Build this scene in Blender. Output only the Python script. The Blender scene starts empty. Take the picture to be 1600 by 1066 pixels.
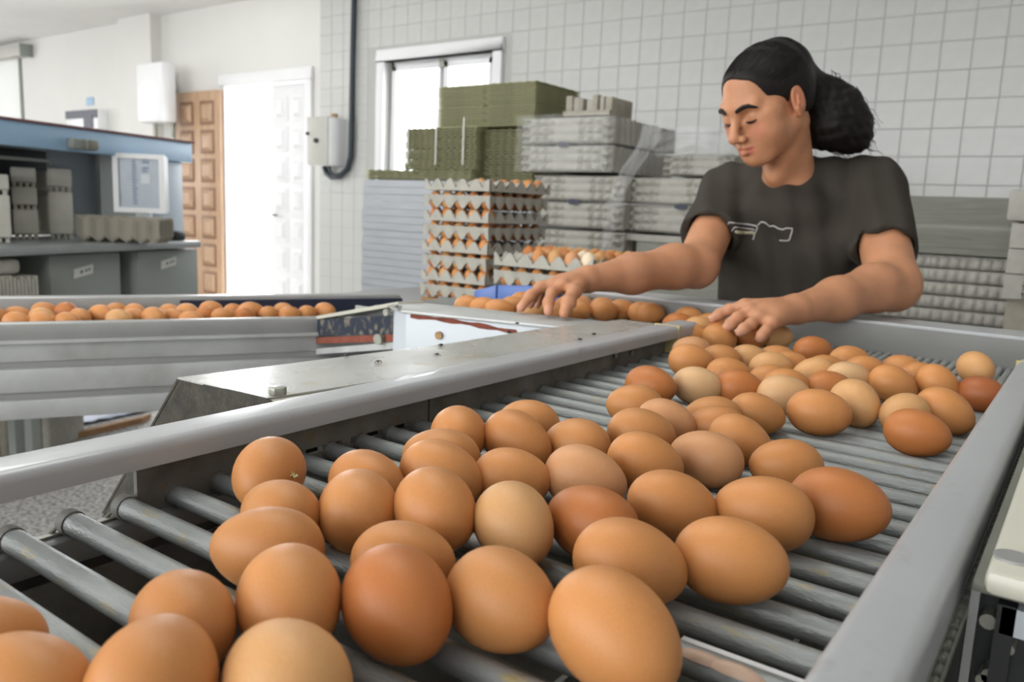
import bpy, bmesh, math, random
import numpy as np
from mathutils import Vector, Matrix, noise
from mathutils.bvhtree import BVHTree
random.seed(7); np.random.seed(7)
scene = bpy.context.scene
COL = scene.collection

# ------------------------------------------------------------------ camera
F = 1262.0; PIT = math.radians(9.3); ROL = math.radians(-2.4); YAW = math.radians(-35.7); CZ = 1.2
cp, sp, cr, sr = math.cos(PIT), math.sin(PIT), math.cos(ROL), math.sin(ROL)
_fw = np.array([0, cp, -sp]); _rt = np.array([1., 0, 0]); _dn = np.array([0, -sp, -cp])
_W = np.array([[math.cos(YAW), math.sin(YAW), 0], [-math.sin(YAW), math.cos(YAW), 0], [0, 0, 1.]])
RT = _W @ (cr * _rt + sr * _dn); DN = _W @ (-sr * _rt + cr * _dn); FW = _W @ _fw
CAM = np.array([0, 0, CZ])
cam_d = bpy.data.cameras.new('camera'); cam = bpy.data.objects.new('camera', cam_d); COL.objects.link(cam)
cam.matrix_world = Matrix(((RT[0], -DN[0], -FW[0], 0), (RT[1], -DN[1], -FW[1], 0), (RT[2], -DN[2], -FW[2], CZ), (0, 0, 0, 1)))
cam_d.sensor_width = 36; cam_d.lens = F / 1600 * 36; cam_d.clip_start = .02; cam_d.clip_end = 100
cam_d.dof.use_dof = True; cam_d.dof.focus_distance = .62; cam_d.dof.aperture_fstop = 11
scene.camera = cam

# ------------------------------------------------------------------ world, lights, exposure
w = bpy.data.worlds.new('world'); scene.world = w; w.use_nodes = True
bg = w.node_tree.nodes['Background']; bg.inputs[0].default_value = (.93, .97, 1, 1); bg.inputs[1].default_value = 4.0
scene.view_settings.view_transform = 'Standard'; scene.view_settings.look = 'None'
scene.view_settings.gamma = 1; scene.view_settings.use_curve_mapping = False
scene.view_settings.exposure = 0.0
def area(name, loc, aim, sx, sy, power, col=(1, 1, 1)):
    d = bpy.data.lights.new(name, 'AREA'); d.shape = 'RECTANGLE'; d.size = sx; d.size_y = sy; d.energy = power; d.color = col
    o = bpy.data.objects.new(name, d); COL.objects.link(o); o.location = loc
    o.rotation_euler = (Vector(aim) - Vector(loc)).to_track_quat('-Z', 'Y').to_euler(); return o
area('daylight_front_windows', (-3.5, -3.3, 1.9), (-3.5, 3, 1.3), 7.5, 1.7, 120, (1, .985, .96))
area('daylight_doorway', (-6.68, 4.75, 1.1), (-6.0, 0, .8), .6, 2.1, 80, (.95, .98, 1))
area('daylight_back_window', (-4.3, 5.3, 1.9), (-3.9, 0, 1.2), 1.1, 1.1, 60, (.95, .98, 1))
area('left_fill_light', (-12.9, 1.5, 1.9), (0, 1.5, 1.4), 4, 1.7, 105, (.97, .98, 1))  # added fill in front of the closed left wall, no window there
for x, y, e in ((-1.2, .9, 16), (-4.6, 1.8, 20), (-8.4, 2.2, 26)):
    area('ceiling_fill_light', (x, y, 2.9), (x, y, 0), 1.4, .5, e, (.98, 1, .96))  # unseen ceiling fill lights, added to brighten the room

# ------------------------------------------------------------------ helpers
def ray(x, y): return RT * (x - 800) / F + DN * (y - 533) / F + FW
def pz(x, y, z): d = ray(x, y); return CAM + d * ((z - CZ) / d[2])
def py(x, y, Y): d = ray(x, y); return CAM + d * (Y / d[1])
def pX(x, y, X): d = ray(x, y); return CAM + d * (X / d[0])
def pd(x, y, dep): return CAM + ray(x, y) * dep
def V(*a): return Vector(a[0]) if len(a) == 1 else Vector(a)

def thing(name, label, cat, loc=(0, 0, 0), group=None):
    o = bpy.data.objects.new(name, None); COL.objects.link(o); o.location = loc; o.empty_display_size = .05
    return tag(o, label, cat, group)
def tag(o, label=None, cat=None, group=None, kind=None):
    if label: o['label'] = label
    if cat: o['category'] = cat
    if group: o['group'] = group
    if kind: o['kind'] = kind
    return o
def link_mesh(name, me, parent=None, loc=None):
    o = bpy.data.objects.new(name, me); COL.objects.link(o)
    if parent is not None: o.parent = parent
    if loc is not None: o.location = loc
    return o

class MB:
    """collects shapes in world coordinates, then becomes one mesh object"""
    def __init__(s): s.v = []; s.f = []; s.sm = []
    def add(s, vs, fs, smooth=False):
        b = len(s.v); s.v += [tuple(v) for v in vs]; s.f += [tuple(i + b for i in f) for f in fs]; s.sm += [smooth] * len(fs); return s
    def hexa(s, p):  # 8 corners: bottom 4, top 4
        return s.add(p, [(3, 2, 1, 0), (4, 5, 6, 7), (0, 1, 5, 4), (1, 2, 6, 5), (2, 3, 7, 6), (3, 0, 4, 7)])
    def box(s, lo, hi):
        x0, y0, z0 = lo; x1, y1, z1 = hi
        return s.hexa([(x0, y0, z0), (x1, y0, z0), (x1, y1, z0), (x0, y1, z0), (x0, y0, z1), (x1, y0, z1), (x1, y1, z1), (x0, y1, z1)])
    def obox(s, o, u, v, w_):  # origin corner + three edge vectors
        o, u, v, w_ = map(V, (o, u, v, w_))
        return s.hexa([o, o + u, o + u + v, o + v, o + w_, o + u + w_, o + u + v + w_, o + v + w_])
    def cyl(s, a, b, r, n=12, r2=None, cap=True):
        a, b = V(a), V(b); d = (b - a).normalized(); q = d.to_track_quat('Z', 'Y'); r2 = r if r2 is None else r2
        vs = []
        for c, rr in ((a, r), (b, r2)):
            for i in range(n):
                t = 2 * math.pi * i / n; vs.append(c + q @ Vector((rr * math.cos(t), rr * math.sin(t), 0)))
        s.add(vs, [(i, (i + 1) % n, n + (i + 1) % n, n + i) for i in range(n)], True)
        if cap: s.add(vs, [tuple(range(n - 1, -1, -1)), tuple(range(n, 2 * n))])
        return s
    def tube(s, pts, r, n=8, taper=None, cap=True):
        pts = [V(p) for p in pts]; vs = []; up = Vector((0, 0, 1))
        for i, p in enumerate(pts):
            d = (pts[min(i + 1, len(pts) - 1)] - pts[max(i - 1, 0)]).normalized()
            a = d.cross(up)
            if a.length < 1e-3: a = d.cross(Vector((1, 0, 0)))
            a.normalize(); b = a.cross(d); rr = r * (taper(i / (len(pts) - 1)) if taper else 1)
            vs += [p + (a * math.cos(2 * math.pi * k / n) + b * math.sin(2 * math.pi * k / n)) * rr for k in range(n)]
        fs = [(i * n + k, i * n + (k + 1) % n, (i + 1) * n + (k + 1) % n, (i + 1) * n + k) for i in range(len(pts) - 1) for k in range(n)]
        s.add(vs, fs, True)
        if cap: s.add(vs, [tuple(range(n - 1, -1, -1)), tuple(range(len(vs) - n, len(vs)))])
        return s
    def prism(s, prof, a, b):
        """profile points (world vectors) at a, extruded by vector b"""
        n = len(prof); b = V(b)
        vs = [V(p) + V(a) for p in prof]; vs += [v + b for v in vs]
        return s.add(vs, [(i, (i + 1) % n, n + (i + 1) % n, n + i) for i in range(n)] + [tuple(range(n - 1, -1, -1)), tuple(range(n, 2 * n))])
    def build(s, name, mat, parent=None, bevel=0, smooth=None, loc=None, segs=2):
        me = bpy.data.meshes.new(name)
        vs = s.v
        if loc is not None: vs = [(v[0] - loc[0], v[1] - loc[1], v[2] - loc[2]) for v in vs]
        elif parent is not None:
            L = parent_loc(parent); vs = [(v[0] - L[0], v[1] - L[1], v[2] - L[2]) for v in vs]
        me.from_pydata(vs, [], s.f)
        bm = bmesh.new(); bm.from_mesh(me)
        bmesh.ops.remove_doubles(bm, verts=bm.verts, dist=1e-6)
        bmesh.ops.recalc_face_normals(bm, faces=bm.faces)
        if bevel:
            es = [e for e in bm.edges if len(e.link_faces) == 2 and e.calc_face_angle(0) > .5]
            bmesh.ops.bevel(bm, geom=es, offset=bevel, segments=segs, affect='EDGES', profile=.5, clamp_overlap=True)
        bm.to_mesh(me); bm.free()
        sm = any(s.sm) if smooth is None else smooth
        if sm or bevel:
            me.polygons.foreach_set('use_smooth', [True] * len(me.polygons))
            me.set_sharp_from_angle(angle=math.radians(40))
        if mat: me.materials.append(mat)
        return link_mesh(name, me, parent, loc)
def parent_loc(o):
    L = Vector((0, 0, 0))
    while o is not None: L = L + o.location; o = o.parent
    return L
def grid_mesh(name, P, mat, smooth=True, closed_u=False):
    """P: (n,m,3) array of points"""
    n, m = P.shape[:2]; me = bpy.data.meshes.new(name)
    fs = []
    for i in range(n - 1):
        for j in range(m - (0 if closed_u else 1)):
            k = (j + 1) % m; fs.append((i * m + j, i * m + k, (i + 1) * m + k, (i + 1) * m + j))
    me.from_pydata(P.reshape(-1, 3).tolist(), [], fs)
    if smooth: me.polygons.foreach_set('use_smooth', [True] * len(me.polygons))
    if mat: me.materials.append(mat)
    return me

# ------------------------------------------------------------------ materials
def mat(name, col, rough=.6, metal=0, var=.0, vscale=8, col2=None, mix_scale=6, mix_lo=.45, mix_hi=.6, bump=0, bscale=60, spec=.5,
        stretch=None, coat=0, sss=0, objcol=False, alpha=1, trans=0, emit=None, rvar=0, detail=4, coord='Object'):
    m = bpy.data.materials.new(name); m.use_nodes = True; nt = m.node_tree; N = nt.nodes; L = nt.links
    b = N['Principled BSDF']; b.inputs['Roughness'].default_value = rough; b.inputs['Metallic'].default_value = metal
    b.inputs['Specular IOR Level'].default_value = spec; b.inputs['Coat Weight'].default_value = coat; b.inputs['Alpha'].default_value = alpha
    b.inputs['Transmission Weight'].default_value = trans
    if sss: b.inputs['Subsurface Weight'].default_value = sss; b.inputs['Subsurface Radius'].default_value = (.012, .005, .003); b.inputs['Subsurface Scale'].default_value = 1
    tc = N.new('ShaderNodeTexCoord'); mp = N.new('ShaderNodeMapping'); L.new(tc.outputs[coord], mp.inputs[0])
    if stretch: mp.inputs['Scale'].default_value = stretch
    c = N.new('ShaderNodeRGB'); c.outputs[0].default_value = (*col, 1); out = c.outputs[0]
    if objcol:
        oi = N.new('ShaderNodeObjectInfo'); out = oi.outputs['Color']
    if col2 is not None:
        n = N.new('ShaderNodeTexNoise'); n.inputs['Scale'].default_value = mix_scale; n.inputs['Detail'].default_value = 6; L.new(mp.outputs[0], n.inputs['Vector'])
        r = N.new('ShaderNodeMapRange'); r.inputs[1].default_value = mix_lo; r.inputs[2].default_value = mix_hi; L.new(n.outputs[0], r.inputs[0])
        x = N.new('ShaderNodeMix'); x.data_type = 'RGBA'; L.new(r.outputs[0], x.inputs[0]); L.new(out, x.inputs[6]); x.inputs[7].default_value = (*col2, 1); out = x.outputs[2]
    if var:
        n = N.new('ShaderNodeTexNoise'); n.inputs['Scale'].default_value = vscale; n.inputs['Detail'].default_value = detail; L.new(mp.outputs[0], n.inputs['Vector'])
        r = N.new('ShaderNodeMapRange'); r.inputs[1].default_value = .25; r.inputs[2].default_value = .75; r.inputs[3].default_value = 1 - var; r.inputs[4].default_value = 1 + var; L.new(n.outputs[0], r.inputs[0])
        h = N.new('ShaderNodeHueSaturation'); L.new(r.outputs[0], h.inputs['Value']); L.new(out, h.inputs['Color']); out = h.outputs[0]
        if rvar:
            r2 = N.new('ShaderNodeMapRange'); r2.inputs[3].default_value = rough - rvar; r2.inputs[4].default_value = rough + rvar; r2.inputs[1].default_value = .3; r2.inputs[2].default_value = .7
            L.new(n.outputs[0], r2.inputs[0]); L.new(r2.outputs[0], b.inputs['Roughness'])
    L.new(out, b.inputs['Base Color'])
    if bump:
        n = N.new('ShaderNodeTexNoise'); n.inputs['Scale'].default_value = bscale; n.inputs['Detail'].default_value = 5; L.new(mp.outputs[0], n.inputs['Vector'])
        u = N.new('ShaderNodeBump'); u.inputs['Strength'].default_value = bump; u.inputs['Distance'].default_value = .002; L.new(n.outputs[0], u.inputs['Height']); L.new(u.outputs[0], b.inputs['Normal'])
    if emit: b.inputs['Emission Color'].default_value = (*emit[0], 1); b.inputs['Emission Strength'].default_value = emit[1]
    return m

M_wall = mat('painted_wall', (.74, .73, .70), .7, var=.04, vscale=1.2, bump=.15, bscale=9)
M_grout = mat('grout', (.50, .50, .48), .8)
M_tile = mat('glazed_tile', (.57, .57, .55), .28, var=.03, vscale=2.5, coord='Generated')
M_ceil = mat('ceiling_paint', (.82, .81, .79), .8, var=.03, vscale=2)
M_floor = mat('terrazzo', (.42, .41, .39), .55, var=.35, vscale=45, col2=(.2, .19, .18), mix_scale=60, mix_lo=.5, mix_hi=.56)
M_white = mat('white_gloss_paint', (.84, .84, .85), .4, var=.03, vscale=3)
M_wood = mat('varnished_wood', (.50, .32, .20), .45, var=.25, vscale=4, stretch=(14, 14, 1), bump=.2, bscale=10)  # glare over the brown door is put into this paler tone
M_plank = mat('raw_wood', (.36, .2, .09), .6, var=.25, vscale=9, stretch=(3, 3, 20))
M_glass = mat('window_glass', (.95, .97, 1), .05, alpha=.15)
M_rail = mat('grey_painted_rail', (.40, .41, .425), .32, var=.05, vscale=8, col2=(.33, .335, .34), mix_scale=30, mix_lo=.62, mix_hi=.7, bump=.06, bscale=120, coat=.15)
M_rail2 = mat('grey_trough_rail', (.34, .34, .335), .38, var=.08, vscale=14, bump=.08, bscale=120, metal=.25)
M_galv = mat('galvanised_steel', (.50, .51, .505), .45, metal=.3, var=.14, vscale=10, col2=(.42, .42, .40), mix_scale=16, mix_lo=.5, mix_hi=.75, bump=.08, bscale=80)
M_roller = mat('roller_steel', (.29, .305, .30), .42, metal=.3, var=.2, vscale=16, col2=(.40, .33, .17), mix_scale=34, mix_lo=.59, mix_hi=.72, bump=.35, bscale=220, stretch=(1, 3, 3), rvar=.12)
M_trough = mat('dull_trough_wall', (.19, .19, .18), .4, metal=.2, var=.08, vscale=12, bump=.1, bscale=150)
M_rod = mat('fine_rod_steel', (.42, .43, .42), .35, metal=.5, var=.15, vscale=20)
M_dirty = mat('dusty_dark_steel', (.19, .185, .17), .7, metal=.2, var=.45, vscale=20, col2=(.2, .17, .12), mix_scale=70, mix_lo=.58, mix_hi=.68, bump=.4, bscale=180)
M_dirtier = mat('grimy_guard_steel', (.040, .037, .029), .85, metal=0, var=.5, vscale=60, col2=(.075, .06, .036), mix_scale=220, mix_lo=.5, mix_hi=.75, bump=.5, bscale=300)
M_cover = mat('bright_cover_plate', (.47, .47, .445), .3, metal=.3, var=.08, vscale=10, col2=(.42, .36, .27), mix_scale=34, mix_lo=.58, mix_hi=.72, bump=.1, bscale=90, rvar=.1)
M_black = mat('black_rubber', (.02, .021, .022), .55, var=.2, vscale=30)
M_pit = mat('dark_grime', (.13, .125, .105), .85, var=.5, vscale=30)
M_bolt = mat('zinc_bolt', (.30, .30, .26), .4, metal=.6, var=.2, vscale=90)
M_enamel = mat('white_enamel', (.55, .59, .63), .3, var=.03, vscale=6, col2=(.55, .55, .52), mix_scale=12, mix_lo=.66, mix_hi=.8)
M_rust = mat('rust_stain', (.20, .05, .028), .8, var=.3, vscale=60)
M_blueplastic = mat('blue_plastic', (.08, .15, .40), .4, var=.08, vscale=10)
M_navy = mat('navy_paint', (.018, .024, .05), .45, var=.1, vscale=10)
M_egg = mat('eggshell', (.6, .3, .13), .42, objcol=True, var=.06, vscale=26, bump=.12, bscale=600, sss=.04, spec=.38, coord='Object')
M_pulp = mat('grey_moulded_pulp', (.42, .40, .35), .9, var=.1, vscale=30, bump=.5, bscale=260)
M_pulp2 = mat('pale_moulded_pulp', (.43, .415, .37), .9, var=.1, vscale=30, bump=.5, bscale=200)
M_pulpdark = mat('brownish_moulded_pulp', (.36, .33, .27), .9, var=.12, vscale=30, bump=.5, bscale=200)
M_green = mat('olive_moulded_pulp', (.50, .49, .30), .9, var=.12, vscale=20, bump=.5, bscale=200)
M_greybox = mat('grey_flat_cartons', (.31, .31, .27), .9, var=.12, vscale=12, stretch=(1, 1, 12))
M_film = mat('stretch_wrapped_trays', (.49, .51, .545), .35, var=.08, vscale=5, stretch=(1, 1, 7), coat=.3)
M_plasticwrap = mat('clear_plastic_film', (.9, .92, .95), .12, alpha=.09, spec=1, bump=1.2, bscale=30)
M_bluepaint = mat('blue_machine_paint', (.30, .47, .66), .45, var=.05, vscale=3)
M_maroon = mat('maroon_edge', (.18, .07, .07), .6)
M_paleblue = mat('pale_blue_panel', (.66, .74, .84), .45, var=.02)
M_machgrey = mat('machine_grey_green', (.26, .28, .26), .6, var=.06, vscale=5)
M_machgrey2 = mat('machine_mid_grey', (.30, .33, .35), .6, var=.06, vscale=5)
M_counter = mat('worn_counter', (.30, .32, .32), .35, var=.08, vscale=9)
M_screen = mat('screen_glass', (.34, .39, .45), .25, var=.1, vscale=8)
M_paper = mat('paper_label', (.62, .62, .58), .7)
M_ink = mat('faded_ink', (.10, .11, .12), .7)
M_screenink = mat('screen_text', (.15, .18, .30), .6)
M_cream = mat('cream_cover', (.52, .51, .43), .4, var=.04, vscale=6)
M_grime = mat('greasy_grey', (.19, .19, .16), .55, var=.25, vscale=14)
M_boxgrey = mat('electric_box_grey', (.50, .49, .45), .5, var=.03)
M_cable = mat('dark_cable', (.025, .035, .045), .5)
M_pvc = mat('white_pvc_slats', (.78, .78, .75), .6)
M_plasticbag = mat('pale_plastic_sheet', (.62, .66, .8), .3, var=.12, vscale=9)
M_feather = mat('straw_bit', (.45, .38, .2), .9)
M_yellow = mat('yellow_string', (.55, .45, .2), .8)
# ================================================================== setting
WY = 4.87; CEIL = 3.0
def st(mb, name, m, **k): return tag(mb.build(name, m, **k), kind='structure')
st(MB().box((-13, -3.6, -.1), (2.6, 5.2, 0)), 'floor', M_floor)
st(MB().box((-13, -3.6, CEIL), (2.6, 5.2, CEIL + .1)), 'ceiling', M_ceil)
# back wall with door and window openings
DX0, DX1, DZ = -7.0, -5.84, 2.25
WX0, WX1, WZ0, WZ1 = -4.86, -3.76, 1.15, 2.33
SX0, SX1, SZ0, SZ1 = -12.9, -11.25, 1.0, 2.85
m = MB()
wy1 = WY + .22
for lo, hi in (((-13, WY, 0), (SX0, wy1, CEIL)), ((SX0, WY, 0), (SX1, wy1, SZ0)), ((SX0, WY, SZ1), (SX1, wy1, CEIL)), ((SX1, WY, 0), (DX0, wy1, CEIL)),
               ((DX0, WY, DZ), (DX1, wy1, CEIL)), ((DX1, WY, 0), (WX0, wy1, CEIL)), ((WX0, WY, 0), (WX1, wy1, WZ0)), ((WX0, WY, WZ1), (WX1, wy1, CEIL)), ((WX1, WY, 0), (2.6, wy1, CEIL))):
    m.box(lo, hi)
wall_back = st(m, 'wall_back', M_wall)
st(MB().box((-13.2, -3.6, 0), (-13, 5.2, CEIL)), 'wall_left', M_wall)
st(MB().box((2.6, -3.6, 0), (2.8, 5.2, CEIL)), 'wall_right', M_wall)
m = MB(); m.box((-13, -3.8, 0), (2.6, -3.6, 1.0)); m.box((-13, -3.8, 2.8), (2.6, -3.6, CEIL)); m.box((-13, -3.8, 1), (-8, -3.6, 2.8)); m.box((1, -3.8, 1), (2.6, -3.6, 2.8))
st(m, 'wall_front', M_wall)
st(MB().box((-8.72, WY - .12, 0), (-8.1, WY, CEIL)), 'trim_1', M_wall)      # pilaster
# glazed tiles: the 300 that show largest one by one, the rest joined
T = .1468; z0 = 2.299 + T * 4
tile_me = MB().box((-.5 * T + .0022, -.004, -.5 * T + .0022), (.5 * T - .0022, 0, .5 * T - .0022)).build('tile', M_tile, bevel=.0015, segs=1)
tm = tile_me.data; bpy.data.objects.remove(tile_me)
cells = []
for i in range(-34, 20):
    x = -.669 + (i + .5) * T
    for k in range(0, 22):
        z = z0 - (k + .5) * T
        if z < .05 or z > CEIL - T / 2: continue
        if WX0 - .1 - T / 2 < x < WX1 + .1 + T / 2 and WZ0 - .12 < z < WZ1 + .1 + T / 2: continue
        if x < DX1 + .2: continue
        q = np.array([x, WY, z]) - CAM; dep = q @ FW; u = 800 + F * (q @ RT) / dep; v = 533 + F * (q @ DN) / dep
        vis = -30 < u < 1630 and -30 < v < (330 if u > 1300 else 290) and not (u < 560 and False)
        cells.append((0 if vis else 1, dep, x, z))
cells.sort()
for c in cells[:300]:
    o = link_mesh('tile', tm, wall_back, (c[2], WY, c[3]))
m = MB()
for c in cells[300:]:
    x, z = c[2], c[3]; h = T / 2 - .0022; m.box((x - h, WY - .004, z - h), (x + h, WY, z + h))
o = m.build('tiling', M_tile, wall_back); o['kind'] = 'stuff'
gx = min(c[2] for c in cells) - T / 2
st(MB().box((gx, WY - .0008, 0), (WX0 - .09, WY, CEIL)).box((WX1 + .09, WY - .0008, 0), (2.6, WY, CEIL)).box((WX0 - .09, WY - .0008, 0), (WX1 + .09, WY, WZ0 - .09)).box((WX0 - .09, WY - .0008, WZ1 + .09), (WX1 + .09, WY, CEIL)), 'trim_2', M_grout)
# ---- doorway
m = MB(); m.box((DX0 - .1, WY - .03, DZ), (DX1 + .1, WY, DZ + .1)); m.box((DX1, WY - .03, 0), (DX1 + .1, WY, DZ)); m.box((DX0 - .02, WY - .03, 0), (DX0, WY, DZ))
st(m, 'trim_3', M_white, bevel=.008)
def leaf(name, x0, x1, y, z1, mt, rows, ztop, pitch, pw, ph, front):
    d = st(MB().box((x0, y, .01), (x1, y + .04, z1)), name, mt, bevel=.004)
    w_ = (x1 - x0)
    for r in range(rows):
        for c in range(2):
            cx = x0 + w_ * (.27 + .46 * c); cz = ztop - r * pitch
            b = MB(); b.box((cx - pw / 2 - .03, y - .006, cz - ph / 2 - .03), (cx + pw / 2 + .03, y + .002, cz + ph / 2 + .03)).build('panel_frame', M_wood_d if mt is M_wood else mt, d, bevel=.004)
            b = MB(); h = [(cx - pw / 2, y - .006, cz - ph / 2), (cx + pw / 2, y - .006, cz - ph / 2), (cx + pw / 2, y - .006, cz + ph / 2), (cx - pw / 2, y - .006, cz + ph / 2)]
            i_ = [(cx - pw / 2 + .03, y - .03, cz - ph / 2 + .03), (cx + pw / 2 - .03, y - .03, cz - ph / 2 + .03), (cx + pw / 2 - .03, y - .03, cz + ph / 2 - .03), (cx - pw / 2 + .03, y - .03, cz + ph / 2 - .03)]
            b.hexa(h + i_).build('panel', mt, d)
    return d
M_wood_d = mat('dark_wood_groove', (.26, .14, .08), .5, var=.2, vscale=6)
leaf('door_1', -7.77, -7.02, WY - .07, 2.21, M_wood, 8, 2.0, .277, .17, .17, True)
d2 = leaf('door_2', -6.36, DX1 - .005, WY + .03, DZ - .02, M_white, 8, 2.02, .277, .13, .17, True)
MB().cyl((-6.31, WY + .03, 1.05), (-6.31, WY - .03, 1.05), .012).cyl((-6.31, WY - .03, 1.05), (-6.22, WY - .03, 1.05), .009).build('door_handle', M_bolt, d2)
# ---- back window
m = MB(); f = .09
m.box((WX0 - f, WY - .035, WZ1), (WX1 + f, WY, WZ1 + f)); m.box((WX0 - f, WY - .035, WZ0 - f), (WX0, WY, WZ1)); m.box((WX1, WY - .035, WZ0 - f), (WX1 + f, WY, WZ1)); m.box((WX0, WY - .06, WZ0 - f), (WX1, WY, WZ0))
st(m, 'trim_4', M_white, bevel=.01)
win = st(MB().box((WX0, WY + .06, WZ0), (WX0 + .03, WY + .12, WZ1)).box((WX1 - .03, WY + .06, WZ0), (WX1, WY + .12, WZ1)).box((WX0, WY + .06, WZ1 - .03), (WX1, WY + .12, WZ1)).box((WX0, WY + .06, WZ0), (WX1, WY + .12, WZ0 + .03)), 'window_1', M_white)
xm = -4.28
for a, b in ((WX0 + .03, xm), (xm, WX1 - .03)):
    s = .05; m = MB(); z_0, z_1 = WZ0 + .03, WZ1 - .03
    m.box((a, WY + .03, z_0), (a + s, WY + .08, z_1)).box((b - s, WY + .03, z_0), (b, WY + .08, z_1)).box((a, WY + .03, z_1 - s), (b, WY + .08, z_1)).box((a, WY + .03, z_0), (b, WY + .08, z_0 + s))
    sash = m.build('window_sash', M_white, win, bevel=.006)
    MB().box((a + s, WY + .05, z_0 + s), (b - s, WY + .056, z_1 - s)).build('pane', M_glass, sash)
MB().box((xm - .02, WY + .0, 2.25), (xm + .02, WY + .03, 2.31)).build('window_latch', M_bolt, win, bevel=.004)
# ---- left window with vertical slats
w2 = st(MB().box((SX0, WY + .05, SZ0), (SX0 + .05, WY + .1, SZ1)).box((SX1 - .05, WY - .02, SZ0), (SX1, WY + .1, SZ1)).box((SX0, WY + .05, SZ1 - .05), (SX1, WY + .1, SZ1)).box((SX0, WY + .05, SZ0), (SX1, WY + .1, SZ0 + .05)), 'window_2', M_machgrey)
bl = MB(); x = SX0 + .05
while x < SX1 - .08: bl.box((x, WY - .01, SZ0 + .03), (x + .062, WY - .004, SZ1 - .02)); x += .078
o = bl.build('vertical_slats', M_pvc, w2); o['kind'] = 'stuff'
MB().box((SX0, WY + .07, SZ0), (SX1, WY + .075, SZ1)).build('pane', M_glass, w2)
t = thing('curtain_rail_box', 'long pale grey rail box on the wall above the slatted left window', 'rail box', (-11.5, WY, 2.86))
MB().box((-12.9, WY - .14, 2.80), (-10.95, WY, 2.93)).build('housing', M_boxgrey, t, bevel=.015)
MB().box((-10.95, WY - .15, 2.79), (-10.92, WY, 2.94)).build('end_cap', M_machgrey, t, bevel=.004)
# ---- water heater cabinet, sign, wall cabinet
t = thing('wall_heater', 'tall white wall heater cabinet between the pilaster and the brown door', 'heater', (-8.2, WY, 2.2))
a = py(211, 100, WY - .36); b = py(254, 190, WY - .36)
MB().box((a[0], WY - .36, b[2]), (b[0], WY - .2, a[2])).build('casing', M_white, t, bevel=.03)
for dx in (.15, .45): MB().cyl((a[0] + dx, WY - .25, b[2]), (a[0] + dx, WY - .25, b[2] - .14), .015).build('pipe', M_bolt, t)
t = thing('cable_bracket', 'thin grey pipe clipped to the wall right of the white heater', 'pipe', (-7.9, WY, 2.1))
a = py(271, 115, WY - .02); MB().cyl((a[0], WY - .02, a[2]), (a[0], WY - .02, a[2] - .75), .012).build('pipe', M_boxgrey, t)
for dz in (.18, .5): MB().box((a[0] - .03, WY - .05, a[2] - dz - .03), (a[0] + .03, WY, a[2] - dz + .03)).build('clip', M_machgrey, t, bevel=.004)
a = py(119, 176, WY); b = py(170, 214, WY)
t = thing('wall_cabinet', 'small white wall cabinet with a navy band along its top', 'cabinet', (a[0], WY, b[2]))
MB().box((a[0], WY - .12, b[2]), (b[0], WY, a[2])).build('casing', M_white, t, bevel=.01)
MB().box((a[0], WY - .126, a[2] - .09), (b[0], WY - .12, a[2])).build('band', M_navy, t)
MB().box((a[0] + .42, WY - .13, a[2] - .2), (a[0] + .62, WY - .121, a[2] - .06)).build('badge', M_navy, t)
a = py(136, 153, WY); b = py(147, 164, WY)
sg = MB().box((a[0], WY - .01, b[2]), (b[0], WY, a[2])).build('sign', M_bluepaint, None, bevel=.003); tag(sg, 'tiny square blue sign on the wall above the navy-banded cabinet', 'sign')
# ---- electric box, cable
t = thing('electric_box', 'grey metal electric box on the wall beside the white door', 'electric box', (-5.7, WY, 1.7))
bx0, bx1, bz0, bz1 = -5.66, -5.30, 1.50, 1.93
yb = WY - .20
a = py(481, 183, yb); b = py(514, 258, yb); c = py(514, 256, yb)
bx0, bx1, bz1, bz0 = a[0], b[0], a[2], b[2]
MB().box((bx0, yb, bz0), (bx1, WY, bz1)).build('casing', M_white, t, bevel=.012)  # white stands in for the lit side, the door keeps the grey
MB().box((bx0, yb - .012, bz0), (bx1 - .005, yb, bz1)).build('door', M_boxgrey, t, bevel=.004)
MB().cyl((bx0 + .13, yb - .012, bz0 + .2), (bx0 + .13, yb - .035, bz0 + .2), .02).build('lock', M_black, t)
MB().cyl((bx0 + .02, yb - .012, bz0 + .26), (bx0 + .02, yb - .03, bz0 + .26), .014).build('latch', M_black, t)
MB().cyl((bx1 - .05, yb + .1, bz1), (bx1 - .05, yb + .1, bz1 + .03), .03).build('cable_gland', M_plank, t)
pts = [py(x, y, WY - .05) for x, y in ((554, -25), (553, 20), (552, 60), (551, 110), (550, 160), (549, 215), (548, 245), (543, 264), (531, 275), (518, 277), (510, 270), (507, 261))]
o = MB().tube(pts, .024, 10).build('wall_cable', M_cable); tag(o, 'thick dark cable running down the back wall and looping under the electric box', 'cable')
pts = [py(x, y, WY - .07) for x, y in ((514, 259), (516, 268), (524, 274), (535, 270), (543, 262))]
o = MB().tube(pts, .012, 8).build('looped_cable', M_cable); tag(o, 'thinner black cable loop hanging right below the electric box', 'cable')
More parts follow.
